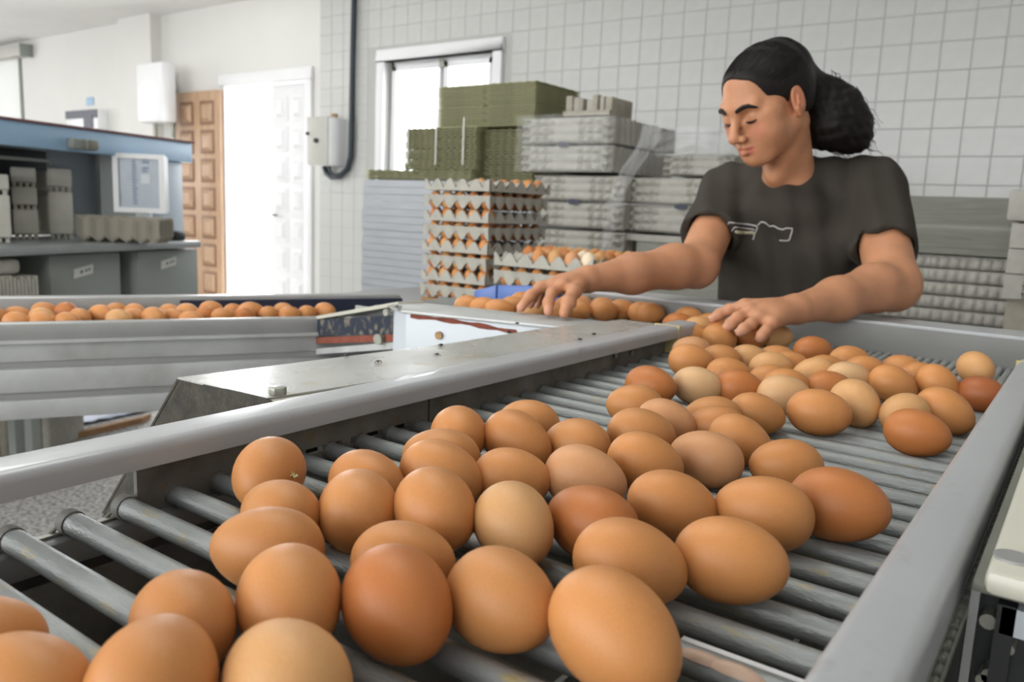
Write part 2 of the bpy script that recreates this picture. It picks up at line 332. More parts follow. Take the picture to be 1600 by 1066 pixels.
# ================================================================== main roller conveyor
ZR = 1.0; RR = .0074; RP = .0353; RY0 = .198
XL, XR = -.499, -.070
conv = thing('roller_conveyor', 'grey egg grading conveyor of parallel steel rollers filling the foreground', 'conveyor', (-.28, .6, 0))
rm = MB().cyl((XL - .004, 0, 0), (XR + .01, 0, 0), RR, 18).build('roller', M_roller); roller_me = rm.data; bpy.data.objects.remove(rm)
pm = MB().cyl((XL - .010, 0, 0), (XL - .002, 0, 0), RR * 1.12, 14).box((XL - .016, -.004, -.012), (XL - .010, .004, .002)).build('end_bracket', M_dirty); bracket_me = pm.data; bpy.data.objects.remove(pm)
cm = MB().tube([(XL - .016, -.011, -.009), (XL - .012, -.004, -.002), (XL - .006, .002, -.010)], .0016, 6).build('clip', M_bolt); clip_me = cm.data; bpy.data.objects.remove(cm)
RODS = []
k = -7
while RY0 + k * RP < 1.12:
    y = RY0 + k * RP; RODS.append(y)
    r = link_mesh('roller', roller_me, conv, (.28, y - .6, ZR - RR))
    r.rotation_euler = (random.uniform(0, 6.28), 0, 0)
    b = link_mesh('end_bracket', bracket_me, conv, (.28, y - .6, ZR - RR))
    link_mesh('clip', clip_me, b, (0, 0, 0))
    k += 1
# side rails: folded channel caps with rounded edges
def rail(x0, x1, z0_, z1, y0, y1, name, m, inward):
    rr = .007; pr = []
    for cx, cz, a0 in ((x0 + rr, z1 - rr, 180), (x1 - rr, z1 - rr, 90)):
        for q in range(7):
            a = math.radians(a0 - q * 15); pr.append((cx + rr * math.cos(a), 0, cz + rr * math.sin(a)))
    pr += [(x1, 0, z0_), (x1 - .003, 0, z0_), (x1 - .003, 0, z1 - .012), (x0 + .003, 0, z1 - .012), (x0 + .003, 0, z0_), (x0, 0, z0_)]
    mb = MB(); n = len(pr); vs = [(p[0], y0, p[2]) for p in pr] + [(p[0], y1, p[2]) for p in pr]
    mb.add(vs, [(i, (i + 1) % n, n + (i + 1) % n, n + i) for i in range(n)] + [tuple(range(n - 1, -1, -1)), tuple(range(n, 2 * n))], True)
    return mb.build(name, m, conv, smooth=True)
rail(-.523, -.484, 1.0235, 1.0405, -.25, 1.16, 'left_side_rail', M_rail, 1)
rail(-.068, -.036, 1.004, 1.040, -.25, 1.19, 'right_side_rail', M_rail, 1)
MB().box((-.5235, 1.09, 1.0), (-.4835, 1.094, 1.041)).build('string', M_yellow, conv)
MB().box((-.0685, 1.165, 1.006), (-.0355, 1.169, 1.0405)).build('string', M_yellow, conv)
# left dusty side plate with slots
yA, yB = pX(214, 760, -.504)[1], 1.155; zb, zt = .925, 1.0265; xp0, xp1 = -.508, -.504
sl = []
for p, q in (((478, 698), (534, 687)), ((548, 682), (598, 671)), ((611, 668), (656, 659))):
    a = pX(*p, xp1); b = pX(*q, xp1); sl.append((a[1], b[1]))
zs = pX(560, 684, xp1)[2]; z_a, z_b = zs - .0032, zs + .0018
m = MB(); m.box((xp0, yA, zb), (xp1, yB, z_a)); m.box((xp0, yA, z_b), (xp1, yB, zt))
ys = [yA] + [v for s in sl for v in s] + [yB]
for i in range(0, len(ys), 2): m.box((xp0, ys[i], z_a), (xp1, ys[i + 1], z_b))
m.build('side_plate', M_dirty, conv)
MB().box((-.53, yA + .06, z_a - .01), (-.526, yB, z_b + .01)).build('slot_backing', M_black, conv)  # black sheet standing in for the shade inside the slots
a = pX(669, 640, xp1)[1]; MB().box((xp1, a, .985), (xp1 + .0008, a + .0012, 1.02)).build('seam', M_black, conv)
for p in ((960, 555), (985, 552), (563, 640)):
    a = pX(*p, xp1); MB().cyl(a, a + np.array([.003, 0, 0]), .004, 10).build('bolt_head', M_bolt, conv)
MB().box((-.072, -.25, .93), (-.069, 1.17, 1.01)).build('right_plate', M_dirty, conv)
# frame bar below the left roller ends, drip tray, cross members, legs
MB().box((-.512, -.25, .966), (-.498, .50, .9845)).build('frame_bar', M_rail2, conv, bevel=.004)
MB().box((-.513, -.25, .9845), (-.508, .42, .9862)).build('bar_edge', M_bolt, conv)
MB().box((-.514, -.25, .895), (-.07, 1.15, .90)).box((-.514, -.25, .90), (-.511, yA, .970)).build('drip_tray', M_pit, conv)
MB().box((-.50, .05, .90), (-.497, 1.15, .96)).build('tray_wall', M_dirty, conv)
for y in (-.02, .16, .33, .5, .68, .86, 1.04): MB().box((-.50, y, .90), (-.07, y + .004, .955)).build('cross_plate', M_dirty, conv)
for x in (-.19, -.11): MB().box((x, -.25, .955), (x + .003, 1.13, .972)).build('guide_strip', M_dirty, conv)
for x, y in ((-.51, .55), (-.51, 1.12), (-.06, .2), (-.06, 1.12)): MB().box((x - .02, y - .02, 0), (x + .02, y + .02, .925)).build('leg', M_rail2, conv, bevel=.003)
# bright strip and broken shell lying between rollers at the bottom right
a = pz(1060, 1008, .997); b = pz(1240, 1066, .997)
MB().obox((a[0] - .004, .3535, .9925), (b[0] - a[0] + .01, 0, 0), (0, .004, 0), (0, 0, .001)).build('light_strip', M_white, conv)
for i, (px_, py_, s) in enumerate(((1100, 1024, .009), (1150, 1044, .010), (1085, 1016, .006))):
    c = pz(px_, py_, 1.0); rows = []
    for iu in range(5):
        rows.append([(c[0] + s * 1.6 * math.cos(v / 7 * 6.28) * math.sin(u_), c[1] + .5 * s * math.sin(v / 7 * 6.28) * math.sin(u_), c[2] - .004 + .6 * s * math.cos(u_)) for u_ in [iu * .32 + .03] for v in range(7)])
    me = grid_mesh('shell_fragment', np.array(rows), M_egg, closed_u=True); o = link_mesh('shell_fragment', me); o.color = (.55, .38, .28, 1)
    tag(o, 'broken brown eggshell fragment on the bright strip between the front rollers, ' + ('left of the three', 'right of the three', 'smallest of the three')[(0, 1, 2)[i]], 'eggshell')

# ------------------------------------------------------------------ cross lane (fine rods) behind
lane = thing('cross_conveyor', 'cross conveyor of fine rods with grey trough rail between rollers and woman', 'conveyor', (-.7, 1.27, 0))
rodm = MB().cyl((0, 1.13, 0), (0, 1.375, 0), .0046, 8).build('rod', M_rod); rod_me = rodm.data; bpy.data.objects.remove(rodm)
x = -1.15; n_ = 0
while x < -.072:
    link_mesh('rod', rod_me, lane, (x + .7, -1.27, .9955)); x += .0118
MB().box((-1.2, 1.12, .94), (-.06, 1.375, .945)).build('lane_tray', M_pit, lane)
# rear rail: inner wall + glossy top flange
pr = [(1.378, .985), (1.378, 1.0445), (1.3795, 1.0465), (1.4645, 1.0465), (1.4665, 1.0445), (1.4665, 1.015), (1.4635, 1.015), (1.4635, 1.0435), (1.381, 1.0435), (1.381, .985)]
m = MB(); n = len(pr); xs = (-.875, .35)
m.add([(xs[0], a, b) for a, b in pr] + [(xs[1], a, b) for a, b in pr], [(i, (i + 1) % n, n + (i + 1) % n, n + i) for i in range(n)] + [tuple(range(n - 1, -1, -1)), tuple(range(n, 2 * n))])
m.build('rear_rail', M_rail, lane)
MB().box((-.875, 1.3762, .985), (.35, 1.3779, 1.042)).box((-1.2, 1.3762, .94), (-.875, 1.3779, .998)).build('trough_wall', M_trough, lane)
a = pz(740, 469, 1.035); b = pz(826, 460, 1.035)
m = MB(); m.prism([(-1.085, 0, .99), (-1.025, 0, .99), (-1.025, 0, 1.040), (-1.085, 0, 1.022)], (0, 1.360, 0), (0, .012, 0)); m.prism([(-1.022, 0, .99), (-.87, 0, .99), (-.87, 0, 1.050), (-1.022, 0, 1.040)], (0, 1.360, 0), (0, .012, 0))
m.build('blue_guard', M_blueplastic, lane, bevel=.004)
for x in (-.85, -.15, .3): MB().box((x - .02, 1.40, 0), (x + .02, 1.44, 1.0435)).build('leg', M_rail2, lane)
MB().box((-1.2, 1.125, .945), (-.52, 1.131, .995)).build('front_wall', M_rail2, lane)
# right end of the lane past the right rail
MB().box((-.07, 1.20, .985), (.35, 1.376, .99)).build('end_plate', M_rail2, lane)

# ------------------------------------------------------------------ white machine box with the grey top strip
box = thing('drive_housing', 'white enamelled drive box with a rusty red streak under its grey top strip', 'machine box', (-.78, 1.05, .8))
A = pz(608, 477, 1.03); B_ = pz(975, 506, 1.03); C_ = pz(925, 517, 1.03); D_ = pz(633, 486, 1.03)
A = np.array([-.975, 1.045, 1.03]); B_ = np.array([-.565, 1.122, 1.03]); C_ = np.array([-.565, 1.018, 1.03]); D_ = np.array([-.902, .945, 1.03]); E_ = np.array([-.955, .972, 1.03])
def slab(pts, z0_, z1): p = [np.array([q[0], q[1], 0.]) for q in pts]; return p
def poly(mb, pts, z0_, z1):
    n = len(pts); vs = [(p[0], p[1], z0_) for p in pts] + [(p[0], p[1], z1) for p in pts]
    return mb.add(vs, [(i, (i + 1) % n, n + (i + 1) % n, n + i) for i in range(n)] + [tuple(range(n - 1, -1, -1)), tuple(range(n, 2 * n))])
poly(MB(), [E_, D_, C_, B_, A], 1.026, 1.031).build('top_strip', M_galv, box, bevel=.0015)
ins = .004
f0 = D_ + np.array([.004, .008, 0]); f1 = C_ + np.array([0, .008, 0]); b1 = B_ + np.array([0, -.004, 0]); b0 = A + np.array([.01, 0, 0]); e0 = E_ + np.array([.006, .004, 0])
poly(MB(), [e0, f0, f1, b1, b0], .80, 1.026).build('enamel_body', M_enamel, box, bevel=.002)
fd = (f1 - f0); fd /= np.linalg.norm(fd); fn = np.array([fd[1], -fd[0], 0])
m = MB(); seg = []
for i in range(22):
    s = .008 + i * .0155; zc = 1.0225 - .00004 * i * i * 1.6 - (.0009 * i if i > 12 else 0); t_ = .0022 + .0014 * math.sin(i * 1.7) + .0012
    p = f0 + fd * s + fn * .0006; seg.append((p[0], p[1], zc + t_)); seg.append((p[0], p[1], zc - t_))
m.add(seg, [(2 * i, 2 * i + 1, 2 * i + 3, 2 * i + 2) for i in range(21)]); m.build('rust_streak', M_rust, box)
p = f0 + fd * .062 + fn * .001; p[2] = .996
MB().cyl(p + fn * .0, p + fn * .003, .0065, 14).build('rust_hole', M_plank, box)
for px_, py_ in ((606, 488), (640, 488)):
    q = pz(px_, py_, 1.02); MB().cyl(q, q - np.array([0, .006, 0]), .006, 10).build('bolt_head', M_bolt, box)
q = pz(617, 480, 1.034); MB().cyl(q, q + np.array([0, 0, .002]), .012, 14).cyl(q, q + np.array([0, 0, .004]), .006, 8).build('chrome_knob', M_bolt, box)
MB().box((-.96, .99, 0), (-.93, 1.02, .8)).box((-.6, 1.05, 0), (-.57, 1.08, .8)).build('leg', M_rail2, box)

# ------------------------------------------------------------------ bright cover plate with grimy end guard
cov = thing('cover_plate', 'shiny grey sheet metal cover plate beside the left rail, with grimy folded end', 'cover plate', (-.6, .7, 1.03))
zc = 1.0345
P1 = pz(277, 590, zc); P2 = pz(416, 623, zc); P3 = pz(700, 537, zc); P4 = pz(950, 514, zc)
yq = P1[1]; P2 = np.array([-.552, P2[1], zc]); 
pl = [P1, P2, np.array([-.527, .60, zc]), np.array([-.527, 1.13, zc]), np.array([-.60, 1.13, zc]), pz(837, 515, zc), P3]
poly(MB(), pl, zc - .0015, zc).build('top_sheet', M_cover, cov)
q1 = pX(232, 668, P1[0] + .01) 
# grimy guard: plane across the lane at the near end, slanting down to the left
yg = P1[1] + .002
g = [py(277, 591, yg), py(416, 624, yg), np.array([-.525, yg, 1.03]), np.array([-.512, yg, .93]), py(190, 800, yg), py(158, 803, yg)]
g[4][2] = min(g[4][2], .95)
m = MB(); n = len(g); vs = [tuple(p) for p in g] + [(p[0], p[1] + .003, p[2]) for p in g]
m.add(vs, [(i, (i + 1) % n, n + (i + 1) % n, n + i) for i in range(n)] + [tuple(range(n - 1, -1, -1)), tuple(range(n, 2 * n))]).build('end_guard', M_dirtier, cov)
m = MB(); m.obox(g[0] - np.array([0, 0, .004]), g[5] - g[0], (P3 - P1) * .9 + np.array([.004, 0, 0]), (.002, 0, .001)); m.build('slanted_side', M_dirty, cov)
a = pz(375, 628, 1.027); b = pz(800, 555, 1.027)
m = MB(); a0 = np.array([-.575, a[1] - .012, 1.024]); pts = [(-.585, .43, 1.0265), (-.575, .418, 1.0265), (-.548, .413, 1.0265), (-.527, .45, 1.0265), (-.527, .95, 1.0265), (-.552, .95, 1.0265), (-.556, .44, 1.0265)]
poly(m, pts, 1.0265, 1.0325).build('packing_strip', M_cream, cov, bevel=.001)
c = pz(434, 611, zc + .003); m = MB(); m.cyl((c[0], c[1], zc), (c[0], c[1], zc + .0065), .0078, 6); m.build('hex_bolt', M_bolt, cov, bevel=.0008)
# flies on the plate and the strips
def fly(px_, py_, z, ang, lab):
    c = pz(px_, py_, z); f = thing('fly', lab, 'fly', tuple(c))
    d = Vector((math.cos(ang), math.sin(ang), 0)); l = Vector((-d.y, d.x, 0)); c = V(c) + Vector((0, 0, .0018))
    MB().cyl(c - d * .0028, c - d * .0002, .0008, 8, .0014).cyl(c - d * .0002, c + d * .0015, .0014, 8, .0011).build('body', M_black, f)
    MB().cyl(c + d * .0016, c + d * .0026, .0011, 8, .0007).build('head', M_black, f)
    for s in (1, -1):
        MB().hexa([c + d * .0008 + l * .0003 * s, c - d * .003 + l * .0022 * s, c - d * .0036 + l * .0010 * s, c + d * .0002, *(q + Vector((0, 0, .0004)) for q in (c + d * .0008 + l * .0003 * s, c - d * .003 + l * .0022 * s, c - d * .0036 + l * .0010 * s, c + d * .0002))]).build('wing', M_machgrey, f)
        m = MB()
        for k_ in (-.0012, .0003, .0014): m.tube([c + d * k_, c + d * k_ * 1.6 + l * .0022 * s + Vector((0, 0, .0006)), c + d * k_ * 2.2 + l * .0034 * s - Vector((0, 0, .0018))], .00018, 4)
        m.build('legs', M_black, f)
fly(542, 557, zc, .3, 'dark fly on the cover plate, farthest left of the three')
fly(591, 567, zc, 2.2, 'dark fly in the middle of the cover plate with its wings raised')
fly(683, 556, zc, -.4, 'dark fly on the cover plate, farthest right of the three')
fly(689, 541, zc, 1.2, 'dark fly at the far edge of the plate, in front of the round rust spot')
fly(795, 521, 1.031, 1.0, 'dark fly on the white ledge under the grey strip')
fly(808, 507, 1.031, 1.0, 'dark fly on the grey strip of the white drive box')
fly(906, 532, 1.0405, .2, 'dark fly on the left rail, the nearer of two')
fly(928, 524, 1.0405, .9, 'dark fly on the left rail, the farther of two')

# ------------------------------------------------------------------ left conveyor
LZ = .957
P0 = pz(0, 505, LZ); P1_ = pz(530, 495, LZ); U = P1_ - P0; LEN = np.linalg.norm(U); U /= LEN; Nn = np.array([-U[1], U[0], 0])   # Nn points away from the camera
if Nn @ FW < 0: Nn = -Nn
def LP(u, n, z): q = P0 + U * u + Nn * n; return np.array([q[0], q[1], z])
wid = .36
lc = thing('side_conveyor', 'grey panelled conveyor carrying eggs across the left middle distance', 'conveyor', tuple(LP(.2, .2, 0)))
u0, u1 = -.9, LEN
def Lbox(mb, ua, ub, na, nb, za, zb_): return mb.hexa([LP(ua, na, za), LP(ub, na, za), LP(ub, nb, za), LP(ua, nb, za), LP(ua, na, zb_), LP(ub, na, zb_), LP(ub, nb, zb_), LP(ua, nb, zb_)])
def Lz(x, y, n=0):   # height of a pixel on the front plane
    d = ray(x, y); o = P0 + Nn * n; t = ((o - CAM) @ Nn) / (d @ Nn); q = CAM + d * t; return q[2], (q - P0) @ U
zr0 = Lz(0, 533)[0]
Lbox(MB(), u0, u1, -.012, .02, zr0, LZ).build('front_rail', M_rail2, lc, bevel=.006)
Lbox(MB(), u0, u1, -.018, -.006, zr0 - .004, zr0 + .002).build('rail_lip', M_galv, lc)
edges = [zr0 - .004, Lz(0, 567)[0], Lz(0, 577)[0], Lz(0, 615)[0], Lz(0, 626)[0], Lz(0, 656)[0]]
for i in range(0, 6, 2): Lbox(MB(), u0, u1 + .12, -.004 - .004 * (i // 2), .008, edges[i + 1], edges[i]).build('panel', M_galv, lc, bevel=.003)
for i in (1, 3): Lbox(MB(), u0, u1 + .12, .001, .010, edges[i + 1], edges[i]).build('groove_strip', M_rail2, lc)
Lbox(MB(), u0, u1 + .25, wid, wid + .05, LZ - .05, LZ + .004).build('rear_rail', M_rail2, lc, bevel=.005)
Lbox(MB(), LEN * .52, u1 + .25, wid - .012, wid - .001, LZ - .05, LZ - .004).build('blue_side_plate', M_navy, lc)
Lbox(MB(), u0, u1 + .2, .02, wid, LZ - .058, LZ - .054).build('bed', M_pit, lc)
u = u0
rl = None
while u < u1 + .1:
    mb = MB().cyl(LP(u, .02, LZ - .05), LP(u, wid, LZ - .05), .006, 10)
    mb.build('roller', M_rod, lc); u += .036
for u, n in ((-.6, .05), (-.6, .3), (u1 - .1, .05), (u1 - .1, .3)): Lbox(MB(), u, u + .04, n, n + .04, 0, LZ - .06).build('leg', M_rail2, lc)
# chute joining it to the white box: slanted pale trims, rusty dark gap
ch = thing('link_chute', 'grimy joining chute between side conveyor and white drive box', 'chute', tuple(LP(u1, 0, .9)))
a = np.array([*LP(u1 - .05, -.005, 0)[:2], LZ - .004]); b = np.array([-.962, 1.0, 1.028])
def strip(mb, a, b, h, t): a = V(a); b = V(b); d = (b - a); n_ = Vector((-d.y, d.x, 0)).normalized() * t; return mb.obox(a, d, n_, (0, 0, h))
strip(MB(), a, b, .007, .05).build('top_trim', M_cream, ch)
strip(MB(), a - np.array([0, 0, .035]), b - np.array([0, 0, .05]), .034, .02).build('dark_side', mat('grimy_navy', (.012, .018, .035), .7, var=.3, vscale=40, col2=(.16, .14, .10), mix_scale=55, mix_lo=.52, mix_hi=.66), ch)
strip(MB(), a - np.array([0, 0, .052]), b - np.array([0, 0, .062]), .013, .022).build('rusty_lip', M_rust, ch)
strip(MB(), a - np.array([.0, 0, .075]), b - np.array([0, 0, .075]), .012, .05).build('lower_trim', M_galv, ch)
q = (a + b) / 2 * .3 + b * .7 - np.array([0, .004, .055]); MB().cyl(q, q - np.array([0, .01, 0]), .01, 12).build('bolt_head', M_bolt, ch)
strip(MB(), a - np.array([-.05, .0, .20]), b - np.array([0, 0, .21]), .12, .04).build('dark_gap_plate', M_dirty, ch)

# ------------------------------------------------------------------ right machine
rmch = thing('right_machine', 'dark machine frame with a cream cover past the right rail', 'machine', (.2, .7, 0))
Y0 = pz(1514, 905, 1.03)[1]; X0 = -.031
m = MB(); m.box((X0, Y0, 1.024), (.5, 1.15, 1.030)); m.build('frame_top', M_grime, rmch, bevel=.002)
m = MB(); m.box((X0, Y0 + .006, .55), (X0 + .004, 1.15, 1.024)); m.build('side_panel', M_rail2, rmch)
MB().box((X0 + .004, Y0 + .02, .55), (.5, Y0 + .03, 1.024)).build('dark_front', M_black, rmch)
Q = pz(1540, 896, 1.035)
Q = pz(1540, 892, 1.042); m = MB(); m.box((Q[0], Q[1], 1.030), (.4, 1.12, 1.042)); m.build('cream_cover', M_cream, rmch, bevel=.004)
q = pz(1583, 872, 1.0425); MB().cyl((q[0], q[1], 1.042), (q[0], q[1], 1.0435), .0085, 20).build('round_cap', M_rail2, rmch)
for px_, py_, r in ((1548, 958, .004), (1540, 1048, .0035), (1552, 1043, .0045), (1578, 1000, .003)):
    q = py(px_, py_, Y0 + .02); MB().cyl(q, q - np.array([0, .012, 0]), r, 10).build('bolt_head', M_bolt, rmch)
q = py(1590, 955, Y0 + .018); MB().box((q[0] - .006, Y0 + .004, q[2] - .008), (q[0] + .02, Y0 + .02, q[2] + .006)).build('pale_bracket', M_enamel, rmch)
MB().box((X0 + .012, Y0 + .004, .80), (X0 + .02, Y0 + .02, 1.02)).build('upright', M_black, rmch)
for x, y in ((.0, Y0 + .06), (.4, Y0 + .06), (.0, 1.1), (.4, 1.1)): MB().box((x, y, 0), (x + .04, y + .04, .56)).build('leg', M_rail2, rmch)
# roller chain in the slot beside the right rail
chn = thing('drive_chain', 'greasy black drive chain in the slot beside the right rail', 'chain', (-.034, .7, 1.0))
lk = MB().cyl((0, -.0035, 0), (0, .0035, 0), .0022, 8).box((-.0026, -.007, -.0022), (-.0018, .007, .0022)).box((.0018, -.007, -.0022), (.0026, .007, .0022)).build('chain_link', M_grime); lk_me = lk.data; bpy.data.objects.remove(lk)
y = .22
while y < 1.15: link_mesh('chain_link', lk_me, chn, (.0005, y - .7, .012)); y += .0125
MB().box((-.0362, .05, .95), (-.0315, 1.15, 1.005)).build('chain_guide', M_black, chn)
# ================================================================== eggs
def egg_mesh(k, nm, nu=26, nv=36):
    P = np.zeros((nu, nv, 3))
    for i in range(nu):
        a = math.pi * i / (nu - 1); t = -math.cos(a); r = math.sin(a) * (1 - k * t)
        r = max(r, 1e-4)
        for j in range(nv):
            b = 2 * math.pi * j / nv; P[i, j] = (r * math.cos(b), r * math.sin(b), t)
    P[:, :, :2] /= P[:, :, :2].max()
    return grid_mesh(nm, P, M_egg, closed_u=True)
EGG = [egg_mesh(k, 'egg') for k in (.05, .085, .12)]
EGG_S = egg_mesh(.09, 'egg', 14, 18)
TONES = {'n': (.57, .245, .080), 'd': (.48, .170, .048), 'l': (.62, .33, .135), 'p': (.66, .40, .20), 'k': (.58, .285, .13), 'r': (.38, .115, .035), 'w': (.76, .62, .46)}
TW = {'n': 'brown', 'd': 'dark orange brown', 'l': 'light brown', 'p': 'pale tan', 'k': 'pinkish brown', 'r': 'dark reddish brown', 'w': 'creamy white'}
def rod_height(y, r):
    dy = min(abs(y - q) for q in RODS) if y < 1.13 else .006
    return ZR - RR + math.sqrt(max((r + RR) ** 2 - dy ** 2, 1e-6))
# (cx, cy, semi-major px, semi-minor px, image angle of the narrow end deg (0=right, 90=down), tone)
E1 = [
 (44,1078,92,70,200,'n'),(-46,1012,62,50,0,'n'),(234,1060,100,96,250,'n'),(290,978,87,78,20,'n'),(445,1066,106,95,200,'l'),
 (449,942,88,80,65,'n'),(418,861,90,67,188,'n'),(440,802,66,56,200,'n'),(419,738,57,54,100,'n'),(574,752,63,51,20,'n'),
 (567,793,66,62,240,'n'),(690,714,63,46,195,'n'),(690,737,66,50,30,'n'),(676,802,69,61,50,'n'),(630,872,95,60,5,'n'),
 (623,948,97,86,48,'d'),(784,941,90,79,15,'n'),(799,817,68,60,60,'l'),(915,741,64,49,22,'k'),(925,812,71,58,200,'d'),
 (1050,796,78,53,25,'n'),(985,876,92,67,25,'n'),(960,986,108,88,48,'n'),(1142,871,85,65,10,'n'),(1193,803,73,56,195,'n'),
 (1310,793,72,57,8,'d'),(1229,723,67,43,185,'n'),(1104,710,55,43,200,'k'),(1008,728,62,45,25,'n'),(1157,690,50,38,40,'n'),
 (900,692,52,43,183,'n'),(800,742,60,45,10,'n'),(808,685,56,44,38,'n'),(827,655,47,34,195,'n'),(719,682,45,43,60,'n'),
 (1002,682,55,40,12,'n'),(1042,668,45,35,25,'k'),(991,641,50,34,185,'n'),(1017,600,38,31,10,'d'),(1093,606,40,30,15,'p'),
 (1079,567,36,26,10,'n'),(1081,552,27,20,190,'k'),(1139,579,39,22,5,'n'),(1133,562,25,17,0,'n'),(1152,602,35,24,10,'d'),
 (1115,644,53,29,190,'n'),(1183,641,44,31,20,'n'),(1119,663,46,27,185,'n'),(1226,617,43,32,10,'p'),(1226,601,36,22,0,'n'),
 (1280,641,47,36,12,'n'),(1342,633,40,36,80,'l'),(1283,589,33,24,160,'l'),(1294,604,27,18,0,'d'),(1333,593,28,18,10,'p'),
 (1278,575,38,20,5,'n'),(1249,571,23,17,0,'n'),(1207,578,35,18,0,'l'),(1208,593,35,20,0,'n'),(1171,562,28,19,5,'l'),
 (1208,559,27,16,0,'n'),(1270,548,27,18,0,'d'),(1328,565,29,18,0,'n'),(1346,579,30,19,5,'n'),(1377,600,40,29,48,'n'),
 (1413,580,26,20,30,'n'),(1441,596,38,26,20,'n'),(1479,606,30,21,60,'n'),(1525,577,27,25,85,'l'),(1522,616,28,24,15,'r'),
 (1472,643,45,34,48,'n'),(1412,642,40,33,165,'l'),(1433,677,47,37,20,'d'),
]
E2 = [  # cross lane
 (1065,530,21,16,10,'n'),(1100,535,28,19,30,'n'),(1092,514,20,14,0,'l'),(1112,508,20,14,0,'n'),(1134,526,26,20,20,'d'),(1171,527,20,14,10,'d'),(1205,527,21,14,0,'l'),
 (1078,497,18,13,5,'n'),(942,486,27,17,5,'n'),(926,474,20,13,0,'k'),(985,483,22,15,10,'n'),(1010,487,20,13,0,'n'),(1040,486,16,12,0,'n'),(962,479,20,12,0,'n'),
 (905,484,20,16,30,'n'),(868,490,20,15,0,'n'),(835,489,20,15,0,'l'),(848,480,20,14,0,'n'),(803,480,19,14,0,'n'),(771,485,22,15,0,'n'),(736,484,20,14,0,'n'),(704,483,20,13,0,'n'),(818,472,18,13,0,'n'),(888,480,18,14,0,'n'),(1060,508,18,13,0,'d'),
]
E3 = [  # side conveyor
 (-8,494,24,17,0,'n'),(22,494,18,14,0,'n'),(32,503,27,15,5,'n'),(70,488,19,16,0,'n'),(66,496,22,15,10,'l'),(104,489,19,17,10,'d'),(62,503,20,14,0,'n'),(104,503,20,15,0,'n'),(128,497,19,15,20,'n'),(156,493,22,17,5,'n'),
 (183,487,15,13,0,'n'),(188,499,26,16,5,'l'),(211,489,18,15,5,'n'),(214,497,20,14,0,'n'),(241,496,20,17,5,'n'),(267,489,18,14,5,'n'),(268,497,18,12,5,'n'),(296,490,20,16,5,'n'),(299,501,18,13,5,'n'),(330,485,18,15,0,'n'),(327,494,14,12,0,'d'),
 (348,495,16,13,0,'n'),(366,488,14,13,0,'n'),(372,495,14,12,0,'d'),(394,488,20,16,0,'n'),(418,492,13,12,0,'n'),(443,487,17,14,5,'n'),(462,492,14,11,0,'n'),(478,491,12,11,0,'n'),(502,488,18,15,5,'n'),
]
def place(lst, zf, bmin=.0205, bmax=.0245, ratio=None):
    out = []
    for (cx, cy, a, b, th, tone) in lst:
        d0 = ray(cx, cy); r = .0225
        for _ in range(8):
            c = CAM + d0 * ((zf(None, r) - CZ) / d0[2]); dep = (c - CAM) @ FW
            r = min(max(b * dep / F, bmin), bmax)
            zc = zf(c, r); c = CAM + d0 * ((zc - CZ) / d0[2])
        ar = min(max(a / b, 1.02), 1.36); R = 1.24 if ar < 1.22 else 1.33
        cg2 = min(max((ar * ar - 1) / (R * R - 1), 0), 1); cg = math.sqrt(cg2); sg_ = math.sqrt(1 - cg2)
        t = math.radians(th); inp = RT * math.cos(t) + DN * math.sin(t)
        best = None
        for s in (1, -1):
            ax = inp * cg + FW * sg_ * s
            if best is None or abs(ax[2]) < abs(best[2]): best = ax
        ax = best.copy(); ax[2] *= .55; ax /= np.linalg.norm(ax)
        out.append(dict(c=c, r=r, L=r * R, ax=ax, tone=tone, px=(cx, cy)))
    return out
def relax(es, n=30, zf=None):
    def ext(e, d): k = abs(e['ax'] @ d); return math.sqrt((e['L'] * k) ** 2 + (e['r'] ** 2) * (1 - k * k))
    for _ in range(n):
        for i in range(len(es)):
            for j in range(i):
                a, b = es[i], es[j]; d = b['c'] - a['c']; L = np.linalg.norm(d)
                if L > .075 or L < 1e-6: continue
                d = d / L; need = ext(a, d) * .5 + ext(b, d) * .5 + (a['r'] + b['r']) * .5 - .001
                need = min(need, ext(a, d) + ext(b, d) - .001)
                if L < need:
                    s = (need - L) * .5; dv = np.array([d[0], d[1], 0]); a['c'] = a['c'] - dv * s * .5; b['c'] = b['c'] + dv * s * .5
    for e in es:
        if zf: e['c'][2] = zf(e['c'], e['r']) + (e['L'] - e['r']) * abs(e['ax'][2]) * .6
def mk(e, mesh=None, jit=.06):
    o = link_mesh('egg', mesh or random.choice(EGG))
    q = V(e['ax']).to_track_quat('Z', 'Y').to_matrix().to_4x4()
    o.matrix_world = Matrix.Translation(V(e['c'])) @ q @ Matrix.Diagonal((e['r'], e['r'], e['L'], 1))
    c = TONES[e['tone']]; j = 1 + random.uniform(-jit, jit); h = random.uniform(-.025, .025)
    o.color = (c[0] * j, c[1] * (j + h), c[2] * (j + h * 2), 1); return o
ORD = ['first', 'second', 'third', 'fourth', 'fifth', 'sixth', 'seventh', 'eighth', 'ninth', 'tenth', 'eleventh', 'twelfth', 'thirteenth', 'fourteenth', 'fifteenth', 'sixteenth', 'seventeenth', 'eighteenth', 'nineteenth', 'twentieth',
       'twenty-first', 'twenty-second', 'twenty-third', 'twenty-fourth', 'twenty-fifth', 'twenty-sixth', 'twenty-seventh', 'twenty-eighth', 'twenty-ninth', 'thirtieth', 'thirty-first']
z1 = lambda c, r: rod_height(c[1], r) if c is not None else ZR + .8 * r
e1 = place(E1, z1); relax(e1, 25, z1)
for e in e1: e['c'][0] = min(max(e['c'][0], -.484 + e['r']), -.070 - e['r'] * .9)
